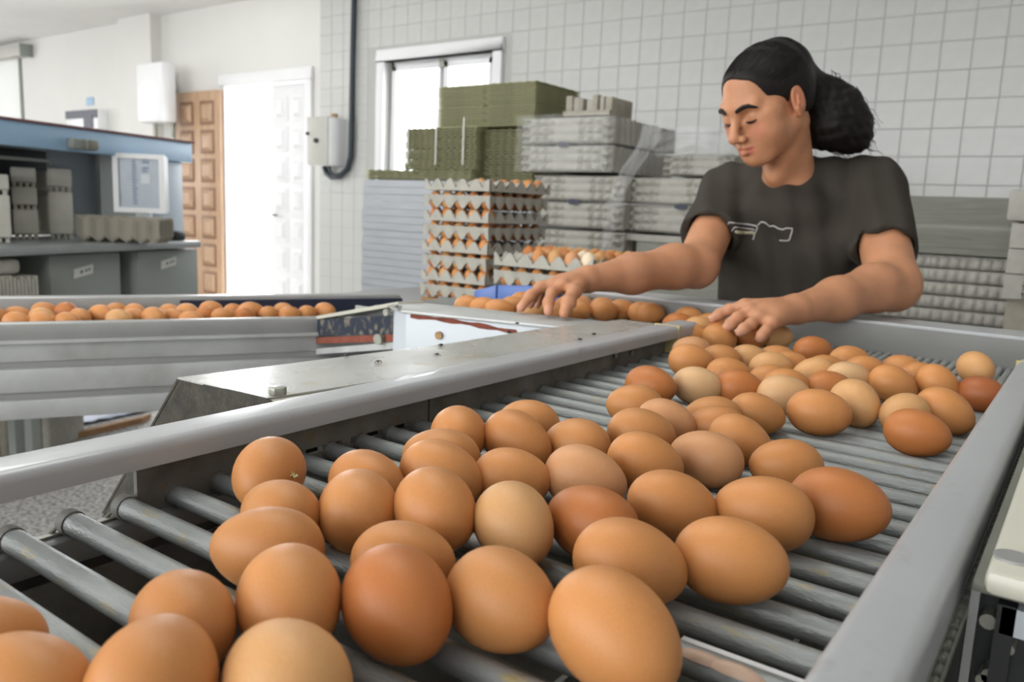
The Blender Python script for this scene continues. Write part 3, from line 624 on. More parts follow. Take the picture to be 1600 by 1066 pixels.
rows = [(1030, 2000, 'nearest roller row'), (925, 1030, 'second roller row from the front'), (855, 925, 'third roller row from the front'), (785, 855, 'fourth roller row from the front'), (733, 785, 'fifth roller row from the front'),
        (705, 733, 'sixth roller row from the front'), (676, 705, 'seventh roller row from the front'), (650, 676, 'eighth roller row from the front'), (620, 650, 'ninth roller row from the front'), (598, 620, 'tenth roller row from the front'), (584, 598, 'eleventh roller row from the front'), (570, 584, 'twelfth roller row from the front'), (0, 570, 'farthest roller row')]
special = {(419, 738): 'brown egg with straw stuck on it, alone at the left by the side plate', (1525, 577): 'light egg standing upright near the far right corner of the rollers', (1522, 616): 'small dark reddish egg below the upright egg at the right rail',
           (960, 986): 'largest brown egg at bottom centre, nearest the camera', (1433, 677): 'dark brown egg at the front of the right-hand cluster', (1017, 600): 'single dark orange egg at left edge of the far cluster beside bare rollers',
           (1283, 589): 'light brown egg speckled with dirt on top in the far cluster', (1310, 793): 'dark orange egg at the right end of the front cluster, on bare rollers', (445, 1066): 'big light tan egg cut by the bottom edge'}
for lo, hi, rn in rows:
    r = sorted([e for e in e1 if lo <= e['px'][1] < hi], key=lambda e: e['px'][0])
    for i, e in enumerate(r):
        o = mk(e); lab = special.get(e['px']) or f"{TW[e['tone']]} egg, {ORD[i]} from left in the {rn}"
        tag(o, lab, 'egg', 'eggs on the roller conveyor')
        if e['px'] == (419, 738):
            c = e['c']; tocam = (CAM - c); tocam /= np.linalg.norm(tocam)
            d = tocam * .62 + RT * .72 - DN * .02; d /= np.linalg.norm(d); p = c + d * e['r'] * 1.04
            m = MB(); m.tube([p, p + DN * .002 + RT * .001, p + DN * .0005 + RT * .003], .0012, 5)
            for k in range(6): m.tube([p, p + RT * random.uniform(-.002, .0025) + DN * random.uniform(-.002, .002) + tocam * .001], .0004, 4)
            s = m.build('straw_bit', M_feather); M_ = o.matrix_world.copy(); s.parent = o; s.matrix_parent_inverse = M_.inverted()
z2 = lambda c, r: ZR + r * .93
e2 = place(E2, z2); relax(e2, 20, z2)
for e in e2: e['c'][1] = min(max(e['c'][1], 1.135 + e['r']), 1.374 - e['r'])
e2.sort(key=lambda e: e['px'][0])
for i, e in enumerate(e2): tag(mk(e), f"{TW[e['tone']]} egg in the cross conveyor near the hands, {ORD[i]} from left", 'egg', 'eggs on the cross conveyor')
z3 = lambda c, r: LZ - .044 + r * .98
e3 = place(E3, z3); relax(e3, 20, z3)
for e in e3:
    n = (e['c'] - P0) @ Nn; n2 = min(max(n, .02 + e['L']), wid - e['L'] * 1.1); e['c'] = e['c'] + Nn * (n2 - n)
e3.sort(key=lambda e: e['px'][0])
for i, e in enumerate(e3): tag(mk(e), f"{TW[e['tone']]} egg on the side conveyor at the left, {ORD[i]} from left", 'egg', 'eggs on the side conveyor')
# ================================================================== egg trays
PX_ = .0515
def tray_surface(nx, ny, p=.0515, H=.046, sub=6, flip=1):
    n, m = nx * sub + 1, ny * sub + 1; P = np.zeros((n, m, 3))
    for i in range(n):
        for j in range(m):
            u = (i / sub) * 2 * math.pi; v = (j / sub) * 2 * math.pi
            cu, cv = (1 - math.cos(u)) / 2, (1 - math.cos(v)) / 2   # 0 at the borders, 1 at cell centres
            h = 1 - (cu + cv) / 2; h = h ** .8; h = max(h - .04, 0) / .96
            P[i, j] = ((i / sub - nx / 2) * p, (j / sub - ny / 2) * p, H * h)
    return P
def tray_mesh(m_, nx=6, ny=5, sub=6, name='tray', H=.046):
    P = tray_surface(nx, ny, sub=sub, H=H); n, m = P.shape[:2]
    Q = P.copy(); Q[:, :, 2] -= .0025
    vs = P.reshape(-1, 3).tolist() + Q.reshape(-1, 3).tolist(); k = n * m; f = []
    for i in range(n - 1):
        for j in range(m - 1):
            a = i * m + j; f.append((a, a + m, a + m + 1, a + 1)); f.append((k + a, k + a + 1, k + a + m + 1, k + a + m))
    for i in range(n - 1):
        a = i * m; f.append((a, k + a, k + a + m, a + m)); a = i * m + m - 1; f.append((a, a + m, k + a + m, k + a))
    for j in range(m - 1):
        a = j; f.append((a, a + 1, k + a + 1, k + a)); a = (n - 1) * m + j; f.append((a, k + a, k + a + 1, a + 1))
    me = bpy.data.meshes.new(name); me.from_pydata(vs, [], f); me.polygons.foreach_set('use_smooth', [True] * len(f)); me.set_sharp_from_angle(angle=math.radians(60)); me.materials.append(m_); return me
def skirted(kind, nx=6, ny=5, sub=6, p=.0515, H=.046):
    me = tray_mesh(M_pulp, nx, ny, sub); bm = bmesh.new(); bm.from_mesh(me)
    hx, hy = nx * p / 2, ny * p / 2; e = .0025; n = 48
    def side(a, b, cells, nrm):
        a, b = Vector(a), Vector(b); k = cells * 8; top = []; bot = []
        for i in range(k + 1):
            v = i / 8; c = (1 + math.cos(2 * math.pi * v)) / 2; q = a + (b - a) * i / k; c2 = c ** .7
            if kind == 'up': zt_, zb_ = H * (.42 + .56 * c2), .010
            else: zt_, zb_ = H * .93, H * (.62 - .56 * c2)
            fl = nrm * (.004 if kind == 'up' else .006 * c2)
            top.append(bm.verts.new(q + nrm * e + Vector((0, 0, zt_)))); bot.append(bm.verts.new(q + nrm * e * .5 - nrm * (0 if kind == 'up' else .004) + fl * .3 + Vector((0, 0, zb_))))
        for i in range(k): bm.faces.new((bot[i], bot[i + 1], top[i + 1], top[i]))
    side((-hx, -hy, 0), (hx, -hy, 0), nx, Vector((0, -1, 0))); side((hx, -hy, 0), (hx, hy, 0), ny, Vector((1, 0, 0)))
    side((hx, hy, 0), (-hx, hy, 0), nx, Vector((0, 1, 0))); side((-hx, hy, 0), (-hx, -hy, 0), ny, Vector((-1, 0, 0)))
    bm.to_mesh(me); bm.free(); me.polygons.foreach_set('use_smooth', [True] * len(me.polygons)); return me
TRA = skirted('up'); TRB = skirted('down')
TR = tray_mesh(M_pulp); TRc = tray_mesh(M_pulpdark, sub=4); TRg = tray_mesh(M_green, sub=4, H=.013); TRt = tray_mesh(M_green, sub=3, H=.007); TRp = tray_mesh(M_pulp2, sub=4, H=.032)
# ---- table under the stacks
TZ = .898
tb = thing('packing_table', 'grey packing table carrying the egg-filled tray stacks behind the cross conveyor', 'table', (-1.4, 2.1, 0))
MB().box((-2.05, 1.62, TZ - .03), (-.75, 2.5, TZ)).build('table_top', M_rail2, tb, bevel=.004)
for x in (-2.0, -.82):
    for y in (1.66, 2.42): MB().box((x, y, 0), (x + .04, y + .04, TZ - .03)).build('leg', M_rail2, tb)
# ---- tall stack of filled trays
c0 = pd(763, 466, 2.42); BX, BY = c0[0] - .005, c0[1]            # front right corner of the stack
SX_, SY_ = PX_ * 5, PX_ * 6
bz = TZ
bd = MB().box((BX - SX_ + .0, BY - .01, bz), (BX - .08, BY + SY_, bz + .014)).build('wooden_board', M_plank, bevel=.002); tag(bd, 'raw wooden board under the tall stack of egg-filled trays', 'board')
bz += .014
pitch = .0465
NT = 8
for t in range(NT):
    z = bz + t * pitch; jx, jy = random.uniform(-.004, .004), random.uniform(-.004, .004); jx -= .0035 * (NT - 1 - t) * .6
    cx, cy = BX - SX_ / 2 + jx, BY + SY_ / 2 + jy
    o = link_mesh('egg_tray', TRA if t % 2 else TRB, None, (cx, cy, z)); o.rotation_euler = (0, 0, math.pi / 2 + random.uniform(-.02, .02))
    tag(o, f'grey pulp egg tray full of brown eggs in the tall stack, {ORD[t]} from the bottom', 'egg tray', 'egg-filled trays in the tall stack')
    for i in range(5):
        for j in range(6):
            edge = j == 0 or i == 4 or (i == 0 and j < 3)
            if t == NT - 1: edge = (j >= 4 and i < 5) or (j == 3 and i == 1)
            if not edge: continue
            if t < NT - 1 and i == 4 and j > 0 and t % 2 == 1: continue
            e = dict(c=np.array([cx + (i - 2) * PX_, cy + (j - 2.5) * PX_, z + .028]), r=.0212, L=.0275, ax=np.array([random.uniform(-.1, .1), random.uniform(-.1, .1), 1.]), tone=random.choice('nnndnl'))
            tag(mk(e, EGG_S), (f'brown egg on top of the tall stack, {ORD[i]} from left, {ORD[j]} row back' if t == NT - 1 else f'brown egg in the tall stack, {ORD[t]} tray up, ' + (f'front side, {ORD[i]} from left' if j == 0 else (f'right side, {ORD[j]} from the front' if i == 4 else f'left side, {ORD[j]} from the front'))), 'egg', f'eggs in tray {ORD[t]} of the tall stack')
# ---- short stack in front, three trays
c1 = pd(770, 455, 2.22); FX, FY = c1[0] + .002, c1[1]
tilt = 0
for t in range(4):
    z = TZ + .0 + t * .0465; cx, cy = FX + PX_ * 3, FY + PX_ * 2.5
    o = link_mesh('egg_tray', TRA if t == 1 else TRB if t < 3 else TRA, None, (cx, cy, z)); o.rotation_euler = (0, 0, random.uniform(-.02, .02))
    tag(o, f'grey pulp egg tray in the short stack above her right hand, {("lowest", "second from the bottom", "third from the bottom", "topmost")[t]}', 'egg tray', 'egg-filled trays in the short stack')
    for i in range(6):
        for j in range(5):
            if t < 3 and not (j == 0 or i == 5): continue
            if t == 3 and i < 2 and j < 2: continue
            tone = random.choice('nnldn')
            lab = f'brown egg in the short stack, {ORD[t]} tray up, {ORD[i]} from left, {ORD[j]} row back'
            if t == 3 and j == 0: tone = {2: 'n', 3: 'l', 4: 'k', 5: 'w'}.get(i, 'w')
            if t == 3 and i == 4 and j == 1: tone = 'w'
            if tone == 'w': lab = 'creamy white egg in the top tray of the short stack, ' + ('front corner' if j == 0 else 'second row')
            e = dict(c=np.array([cx + (i - 2.5) * PX_, cy + (j - 2) * PX_, z + (.034 if t == 3 else .028)]), r=.0215, L=.0275, ax=np.array([random.uniform(-.15, .15), random.uniform(-.15, .15), 1.]), tone=tone)
            tag(mk(e, EGG_S), lab, 'egg', 'eggs in the short tray stack')

# ---- generic stack of nested empty trays
def tray_stack(x, y, z, n, me, dz, lab, grp, rot=0, name='egg_tray', sx=1, sy=1, jit=.003, tilt=(0, 0), band=4):
    for t in range(n):
        o = link_mesh(name, me, None, (x + random.uniform(-jit, jit), y + random.uniform(-jit, jit), z + t * dz)); o.rotation_euler = (tilt[0], tilt[1], rot + random.uniform(-.012, .012)); k_ = .965 if t % band == band - 1 else 1; o.scale = (sx * k_, sy * k_, 1)
        tag(o, lab + f', {ORD[t]} from the bottom', 'egg tray', grp)
# ---- pallet block wrapped in film, green trays on top  (front plane y=3.0)
YF = 3.0
a = py(567, 262, YF); b = py(737, 262, YF); gx0, gx1 = a[0], b[0]; gz = py(570, 280, YF)[2]
GY1 = YF + .78
pw = thing('wrapped_pallet_block', 'big pale grey block of nested trays in stretch film under the green trays', 'pallet block', ((gx0 + gx1) / 2, YF + .4, 0))
nL = 33; zz = .12
rs = np.random.RandomState(3)
for i in range(nL):
    h = (gz - .12) / nL; j = rs.uniform(-.004, .004)
    MB().box((gx0 + j, YF + j, zz), (gx1 - .003 + j, GY1 + j, zz + h - .0015)).build('tray_layer', M_film, pw)
    zz += h
for x in (gx0, (gx0 + gx1) / 2 - .05, gx1 - .1): MB().box((x, YF, .03), (x + .1, GY1, .12)).build('pallet_block', M_plank, pw)
MB().box((gx0, YF, 0), (gx1, GY1, .03)).build('pallet_board', M_plank, pw)
dzn = .0095
# low band over the full width
w_ = gx1 - gx0
zt = gz
band = py(570, 263, YF)[2]; nb = 7
for q in range(2):
    for r_ in range(2):
        tray_stack(gx0 + w_ * (.25 + .5 * q), YF + .19 + .39 * r_, gz, 5, TRg, .0095, 'olive green tray in the low bottom band, ' + ('left' if q == 0 else 'right') + (' front' if r_ == 0 else ' rear'), 'green trays of the bottom band', sx=w_ / 2 / .309, sy=.38 / .2575)
zt = gz + 4 * .0095 + .013 + .001
# middle block
a = py(625, 195, YF); mid_top = a[2]; mx0 = a[0]; mxs = py(765, 190, YF)[0]; mx1 = py(818, 190, YF)[0] + .0
wm = (gx1 + .012 - mx0) / 2; nm = int((mid_top - zt - .008) / .0125)
for q in range(2):
    tray_stack(mx0 + wm * (.5 + q), YF + .2, zt, nm, TRg, .0125, 'olive green tray, middle tier, ' + ('left stack' if q == 0 else 'right stack'), 'green trays of the middle tier', sx=wm / .309, sy=.38 / .2575)
tray_stack(gx1 + .14, YF + .30, gz - .02, nm + 5, TRg, .0125, 'olive green tray at the right end beside the wrapped cartons', 'green trays at the right end of the pile', sx=.9, sy=1.6)
rb = thing('right_pallet_block', 'grey wrapped block under the right end of the green trays', 'pallet block', (gx1 + .14, YF + .4, 0))
zz = .12
for i in range(24):
    h = (gz - .02 - .12) / 24; MB().box((gx1 + .006, YF + .10 + rs.uniform(-.003, .003), zz), (gx1 + .28, GY1, zz + h - .0015)).build('tray_layer', M_film, rb); zz += h
MB().box((gx1 + .006, YF + .10, 0), (gx1 + .28, GY1, .12)).build('pallet_board', M_plank, rb)
# top block
a = py(683, 133, YF + .06); b = py(838, 117, YF + .06); tx0, tx1 = a[0], b[0]; top_z = a[2]; wt = (tx1 - tx0) / 2
zt2 = zt + (nm - 1) * .0125 + .0145; nt = int((top_z - zt2 - .004) / .0085)
gap = nt // 2
for q in range(2):
    tray_stack(tx0 + wt * (.5 + q), YF + .06 + .19, zt2, nt, TRt, .0085, 'olive green tray, top tier before the window, ' + ('left half' if q == 0 else 'right half'), 'green trays of the top tier', band=nt // 2 + 1, sx=wt / .309, sy=.38 / .2575)

for i_, x_ in enumerate((638, 682, 725)):
    p = py(x_, 190, YF - .004); q = py(x_ - 1, 258, YF - .004)
    o = MB().obox((p[0] - .003, YF - .006, q[2]), (.006, 0, 0), (0, .003, 0), (0, 0, p[2] - q[2] + .02)).build('tie_cord', M_pvc); tag(o, f'thin white vertical cord on the green middle tier, {ORD[i_]} from left', 'cord', 'cords on the green trays')
# ================================================================== bundles of egg cartons
def carton_face(wd, ht, nc=10, nr=3, m_=None, name='carton', sub=6, depth=.026):
    """open egg carton seen from its front: lid half and cup half with pockets; lies in x/z, bulging to -y"""
    n, m = nc * sub + 1, nr * sub + 1; P = np.zeros((n, m, 3))
    for i in range(n):
        for j in range(m):
            u = i / sub; v = j / sub; bx = abs(math.sin(math.pi * u)); bz = abs(math.sin(math.pi * v)); d = (bx * bz) ** .6
            if 3.6 < u < 6.4: d = .55 * (.6 + .4 * bz)
            if u < 1 or u > nc - 1: d = .9 - 2.6 * max(0, bx * bz - .25)
            if i in (0, n - 1) or j in (0, m - 1): d = -.6
            P[i, j] = ((i / (n - 1) - .5) * wd, -depth * d, j / (m - 1) * ht)
    return grid_mesh(name, P, m_ or M_pulp2)
CF = carton_face(.46, .132)
def bundle(name, lab, x0, x1, y0, y1, z0_, z1_, grp=None, rowsn=2, stain=None, wrap=True, m_=None, nlay=18, ncol=10):
    t = thing(name, lab, 'carton bundle', ((x0 + x1) / 2, (y0 + y1) / 2, z0_), grp)
    h = (z1_ - z0_) / rowsn
    for r in range(rowsn):
        f = link_mesh('carton', CF if not m_ else carton_face(.46, .132, m_=m_, nc=ncol), t, (0, y0 - (y0 + y1) / 2 + .026, r * h + .002)); f.scale = ((x1 - x0) / .46, 1, (h - .006) / .132)
        lay = (y1 - y0 - .055) / nlay
        for k in range(nlay):
            j = random.uniform(-.003, .003); yy = y0 + .052 + k * lay
            MB().box((x0 + .004 + j, yy, z0_ + r * h + .006), (x1 - .008 + j, yy + lay - .002, z0_ + (r + 1) * h - .006 + j)).build('carton_layer', m_ or M_pulp, t)
        if stain:
            c = (x0 + (x1 - x0) * stain[0], z0_ + (r + stain[1]) * h); s = []
            for q in range(14): s.append((c[0] + .030 * math.cos(q * .4488), y0 - .006, c[1] + .012 * math.sin(q * .4488)))
            if r == 0: MB().add(s, [tuple(range(14))]).build('ink_oval', M_navy, t)
    if wrap:
        n, m2 = 26, 16; e = .012
        mb = MB(); e = .004; P = np.zeros((n, m2, 3))
        for i in range(n):
            for j in range(m2):
                P[i, j] = (x0 - e + (x1 - x0 + 2 * e) * i / (n - 1), y0 - .022 + .006 * noise.noise(Vector((i * .5, j * .5, x0 * 9))), z0_ + (z1_ - z0_ + e) * j / (m2 - 1))
        g = grid_mesh('wrap_film', P, M_plasticwrap); o = link_mesh('wrap_film', g, t, (-(x0 + x1) / 2, -(y0 + y1) / 2, -z0_))
        P2 = np.zeros((12, m2, 3))
        for i in range(12):
            for j in range(m2): P2[i, j] = (x1 + e + .004 * noise.noise(Vector((i * .6, j * .6, 3))), y0 - .022 + (y1 - y0 + .03) * i / 11, z0_ + (z1_ - z0_ + e) * j / (m2 - 1))
        g = grid_mesh('wrap_film', P2, M_plasticwrap); o = link_mesh('wrap_film', g, t, (-(x0 + x1) / 2, -(y0 + y1) / 2, -z0_))
    return t
def bpx(xa, xb, ya, yb, Y):
    a = py(xa, ya, Y); b = py(xb, yb, Y); c = py((xa + xb) / 2, ya, Y); d = py((xa + xb) / 2, yb, Y); return a[0], b[0], d[2], c[2]
YP = 2.9
# left column: three tiers
x0, x1, za, zb_ = bpx(832, 966, 272, 357, YP)
LX0, LX1 = x0, x1
base = .42
tiers = [(za - 2 * (zb_ - za) * 1.03, za - (zb_ - za) * 1.03 - .004), (za - (zb_ - za) * 1.03, za - .004), (za, zb_)]
pal = MB().box((LX0 - .02, YP, .0), (LX1 + .04, YP + .6, tiers[0][0] - .002)).build('low_platform', M_machgrey2); tag(pal, 'low grey platform under the carton bundles behind the woman', 'platform')
bundle('carton_bundle', 'bundle of grey egg cartons, bottom of the left carton column', LX0 + .01, LX1 + .01, YP + .01, YP + .45, *tiers[0], stain=(.6, .95), wrap=False)
bundle('carton_bundle', 'bundle of grey egg cartons behind the filled trays, second tier of left column', LX0 + .01, LX1 + .01, YP + .0, YP + .45, *tiers[1], stain=(.62, .95), wrap=False)
bundle('carton_bundle', 'bundle of grey egg cartons, third tier of the left carton column', LX0, LX1, YP, YP + .45, *tiers[2], stain=(.5, .98), wrap=False)
x0, x1, za2, zb2 = bpx(820, 938, 181, 267, YP - .02)
za2 = zb_ + .006
bundle('carton_bundle', 'shiny wrapped bundle of grey egg cartons on top of the left carton column', x0 - .01, x1 + .04, YP - .03, YP + .58, za2, zb2, stain=(.5, .98), nlay=26)
lo = zb2 + .014; a = py(885, 150, YP + .12); b = py(957, 152, YP + .12)
t = thing('loose_cartons', 'few loose brownish cartons lying on top of the shiny wrapped bundle', 'cartons', ((a[0] + b[0]) / 2, YP + .2, lo))
for i in range(7):
    x = a[0] + (b[0] - a[0]) * i / 7; MB().box((x, YP + .12 + (i % 2) * .01, lo), (x + (b[0] - a[0]) / 7 - .006 * (i % 3), YP + .3, a[2] - .006 * ((i * 5) % 4))).build('carton', (M_pulpdark, M_pulp)[i % 2], t, bevel=.004)
MB().box((a[0] - .0, YP + .1, lo), (b[0], YP + .12, lo + .02)).build('carton', M_pulpdark, t)
# loose film hanging between the columns
fm = mat('loose_film', (.92, .93, .94), .2, alpha=.08, spec=1, bump=1.5, bscale=22)
P = np.zeros((26, 9, 3)); path = [(1022, 192), (1012, 225), (985, 262), (965, 300), (955, 345), (946, 385), (944, 420)]
for i in range(26):
    t_ = i / 25 * (len(path) - 1); k = min(int(t_), len(path) - 2); f_ = t_ - k; cx = path[k][0] * (1 - f_) + path[k + 1][0] * f_; cy = path[k][1] * (1 - f_) + path[k + 1][1] * f_
    wv = 34 - 20 * i / 25
    for j in range(9): P[i, j] = py(cx + (j / 8 - .5) * wv, cy, YP - .06 + .015 * noise.noise(Vector((i * .4, j * .9, 2))))
o = link_mesh('hanging_film', grid_mesh('hanging_film', P, fm)); tag(o, 'crumpled clear plastic film hanging down between the two carton columns', 'plastic film')
so = o.modifiers.new('s', 'SOLIDIFY'); so.thickness = .001
# right column partly behind the woman
x0, x1, za, zb_ = bpx(976, 1122, 276, 366, YP + .1); RX0, RX1 = x0, x1
bundle('carton_bundle', 'bundle of grey egg cartons with a black oval mark, left of her shoulder', RX0, RX1, YP + .1, YP + .5, za, zb_, stain=(.62, .97), wrap=False)
bx = thing('flat_grey_box', 'plain grey crate with a pale rim below the bundle beside her elbow', 'crate', ((RX0 + RX1) / 2, YP + .2, .3))
zc_ = za - .008; MB().box((max(RX0, LX1 + .046), YP + .08, .44), (RX1 + .1, YP + .5, zc_ - .025)).build('body', M_greybox, bx); MB().box((RX0 - .005, YP + .07, zc_ - .025), (RX1 + .1, YP + .5, zc_)).build('rim', M_pulp2, bx)
pl2 = MB().box((max(RX0 - .01, LX1 + .046), YP + .05, 0), (RX1 + .12, YP + .6, .439)).build('low_platform', M_machgrey2); tag(pl2, 'low grey platform under the crate behind the woman, right part', 'platform')
x0, x1, za, zb3 = bpx(1035, 1140, 238, 272, YP + .16)
bundle('carton_bundle', 'upper bundle of grey cartons with tall ribs behind the woman, left of her neck', x0, x1, YP + .16, YP + .5, zb_ + .004, zb3, rowsn=1, wrap=False, m_=M_pulp2, ncol=8)
# crumpled film over it
P = np.zeros((22, 14, 3))
for i in range(22):
    for j in range(14):
        cx = 1020 + 135 * i / 21; cy = 196 + (1 - math.sin(math.pi * min(max(i / 21, .0), 1))) * 18 + 52 * j / 13
        q = py(cx, cy, YP + .12 + .05 * noise.noise(Vector((i * .35, j * .45, 7)))); P[i, j] = q
P[:, :, 2] = np.maximum(P[:, :, 2], zb3 - .02)
o = link_mesh('crumpled_film', grid_mesh('crumpled_film', P, fm)); tag(o, "heap of crumpled clear film on the cartons beside the woman's face", 'plastic film')
so = o.modifiers.new('s', 'SOLIDIFY'); so.thickness = .001
def bump_tray(wd=.3, dp=.3, h=.04, nc=8):
    n, m = nc * 6 + 1, 7; P = np.zeros((n, m, 3))
    for i in range(n):
        for j in range(m):
            bx = abs(math.sin(math.pi * i / 6)) ** .7; bz = math.sin(math.pi * j / 6)
            k = 1 if not (nc * 3 - 2 <= i <= nc * 3 + 2) else .3
            P[i, j] = ((i / (n - 1) - .5) * wd, -dp / 2 - .012 * bx * bz * k + (.008 if j == 0 else 0), h * j / 6)
    me = grid_mesh('egg_tray', P, M_pulp2); bm = bmesh.new(); bm.from_mesh(me)
    x, y0, y1 = wd / 2, -dp / 2, dp / 2; v = [bm.verts.new(c) for c in ((-x, y0, h), (x, y0, h), (x, y1, h), (-x, y1, h), (-x, y0 + .006, 0), (x, y0 + .006, 0), (x, y1, 0), (-x, y1, 0))]
    for f in ((0, 1, 2, 3), (7, 6, 5, 4), (1, 5, 6, 2), (0, 3, 7, 4), (2, 6, 7, 3)): bm.faces.new([v[i] for i in f])
    bm.to_mesh(me); bm.free(); return me
BT = bump_tray()
# ---- right stock: flat cartons over trays
YRr = 3.0
x0, x1, za, zb_ = bpx(1330, 1587, 306, 396, YRr)
fb = thing('flat_carton_pile', 'wide pile of flat grey cartons behind her shoulder against the tiled wall', 'carton pile', ((x0 + x1) / 2, YRr + .2, za))
n_ = 40
for i in range(n_):
    h = (zb_ - za) / n_; j = random.uniform(-.004, .004); up = .012 * math.sin(math.pi * .5)
    MB().box((x0 + j, YRr + random.uniform(-.003, .003), za + i * h), (x1 + j, YRr + .45, za + (i + 1) * h - .0012)).build('flat_carton', M_greybox, fb)
zs_ = za
for (xa, xb, lab) in ((1352, 1447, 'stack of open grey trays under the flat cartons, next to her elbow'), (1452, 1574, 'stack of open grey trays with two visible columns, under the right half of the flat cartons')):
    x0_, x1_, z_a, z_b = bpx(xa, xb, 402, 500, YRr + .02)
    zf = py((xa + xb) / 2, 398, YRr)[2]
    n_ = 5 if True else 4
    k = 0; z = zs_ - .048
    while z > .36:
        wd = (x1_ - x0_)
        o = link_mesh('egg_tray', BT, None, (x0_ + wd / 2 + random.uniform(-.002, .002), YRr + .02 + .16, z)); o.scale = (wd / .3, 1, 1.05)
        tag(o, 'open grey tray under the flat cartons, ' + ('left stack' if xa < 1400 else 'right stack') + f', {ORD[k]} from the top', 'egg tray', lab)
        z -= .045; k += 1
    pb = MB().box((x0_, YRr + .03, 0), (x1_, YRr + .3, z + .043)).build('plinth', M_black); tag(pb, 'dark plinth under the ' + ('left' if xa < 1400 else 'right') + ' stack of open grey trays', 'plinth')
a = py(1575, 296, 2.62); x0_ = a[0]
t = thing('carton_tower', 'pale carton stack cut by the right edge of the picture', 'carton stack', (x0_ + .15, 2.8, 0))
b = py(1600, 450, 2.62); zlow = b[2]
MB().box((x0_ + .005, 2.62, a[2] - .085), (x0_ + .4, 2.9, a[2])).build('top_carton', M_pulp2, t, bevel=.008)
z = a[2] - .088
while z > zlow:
    f = link_mesh('carton', CF, t, (.05, 2.63 - 2.8, z - .07)); f.scale = (.6, 1, .5)
    MB().box((x0_ + .02, 2.63, z - .07), (x0_ + .4, 2.9, z - .003)).build('carton_layer', M_pulp2, t); z -= .07
MB().box((x0_ + .03, 2.66, 0), (x0_ + .4, 2.88, z)).build('base_cartons', M_pulpdark, t)
# ================================================================== blue machine with counter at the left
CZ_ = .97
G0 = pz(0, 387, CZ_); G1 = pz(312, 376, CZ_); GU = G1 - G0; GL = np.linalg.norm(GU); GU /= GL; GN = np.array([-GU[1], GU[0], 0])
if GN @ FW < 0: GN = -GN
def gp(u, n, z): q = G0 + GU * u + GN * n; return np.array([q[0], q[1], z])
def gq(x, y, n=0): d = ray(x, y); o = G0 + GN * n; t = ((o - CAM) @ GN) / (d @ GN); q = CAM + d * t; return (q - G0) @ GU, q[2]
def gbox(mb, ua, ub, na, nb, za, zb_): return mb.hexa([gp(ua, na, za), gp(ub, na, za), gp(ub, nb, za), gp(ua, nb, za), gp(ua, na, zb_), gp(ub, na, zb_), gp(ub, nb, zb_), gp(ua, nb, zb_)])
uL = -1.7
gm = thing('grading_machine', 'blue-topped grey grading machine with a long worn counter at the left', 'machine', tuple(gp(GL / 2, .3, 0)))
FN = .16; uR, zt_ = gq(295, 213, FN); zt0 = gq(0, 193, FN)[1]; zbt = gq(0, 236, FN)[1]
ztop = (zt_ + zt0) / 2; zbot = (gq(295, 247, FN)[1] + zbt) / 2
gbox(MB(), uL, uR, FN - .02, FN + .02, zbot, ztop - .01).build('blue_fascia', M_bluepaint, gm, bevel=.004)
gbox(MB(), uL, uR + .01, FN - .03, .75, ztop - .01, ztop).build('top_edge', M_maroon, gm)
gbox(MB(), uL, uR, FN + .02, .74, zbot + .02, ztop - .011).build('roof', M_machgrey2, gm)
ctop = CZ_; gbox(MB(), uL, GL, -.01, .62, CZ_ - .035, CZ_).build('counter', M_counter, gm, bevel=.006)
ua = gq(82, 300, .5)[0]; ub = gq(150, 300, .5)[0]; uc = gq(183, 300, .45)[0]
gbox(MB(), gq(80, 300, .55)[0], gq(272, 300, .55)[0], .55, .57, CZ_, zbot + .02).build('back_panel', M_machgrey2, gm)
gbox(MB(), ub, uc + .2, .47, .49, CZ_, zbot + .02).build('side_back_panel', M_machgrey, gm)
gbox(MB(), uL, gq(90, 300, .72)[0], .72, .74, CZ_, zbot + .02).build('dark_back', M_black, gm)
gbox(MB(), uL, gq(80, 262, .3)[0], .28, .30, gq(20, 250, .3)[1], gq(20, 245, .3)[1] + .0).build('inner_rail', M_machgrey, gm)
gbox(MB(), gq(248, 300, FN)[0], gq(286, 300, FN)[0], FN, FN + .05, CZ_, zbot).build('pale_column', M_paleblue, gm, bevel=.008)
a = gq(142, 216); gbox(MB(), a[0], gq(163, 216)[0], FN - .06, FN - .02, gq(150, 234)[1], gq(150, 217)[1]).build('lamp_bracket', M_machgrey, gm, bevel=.008)
gbox(MB(), gq(160, 220)[0], gq(180, 232)[0], FN - .08, FN - .02, gq(170, 236)[1], gq(170, 219)[1]).build('cable_junction', M_grime, gm, bevel=.015)
zf_ = .34
for u_ in (.1, GL - .1):
    for n_ in (.1, .5): gbox(MB(), u_, u_ + .04, n_, n_ + .04, 0, .345).build('leg', M_machgrey, gm)
gbox(MB(), uL, GL - .01, .58, .60, zf_, CZ_ - .036).build('under_back', M_black, gm)
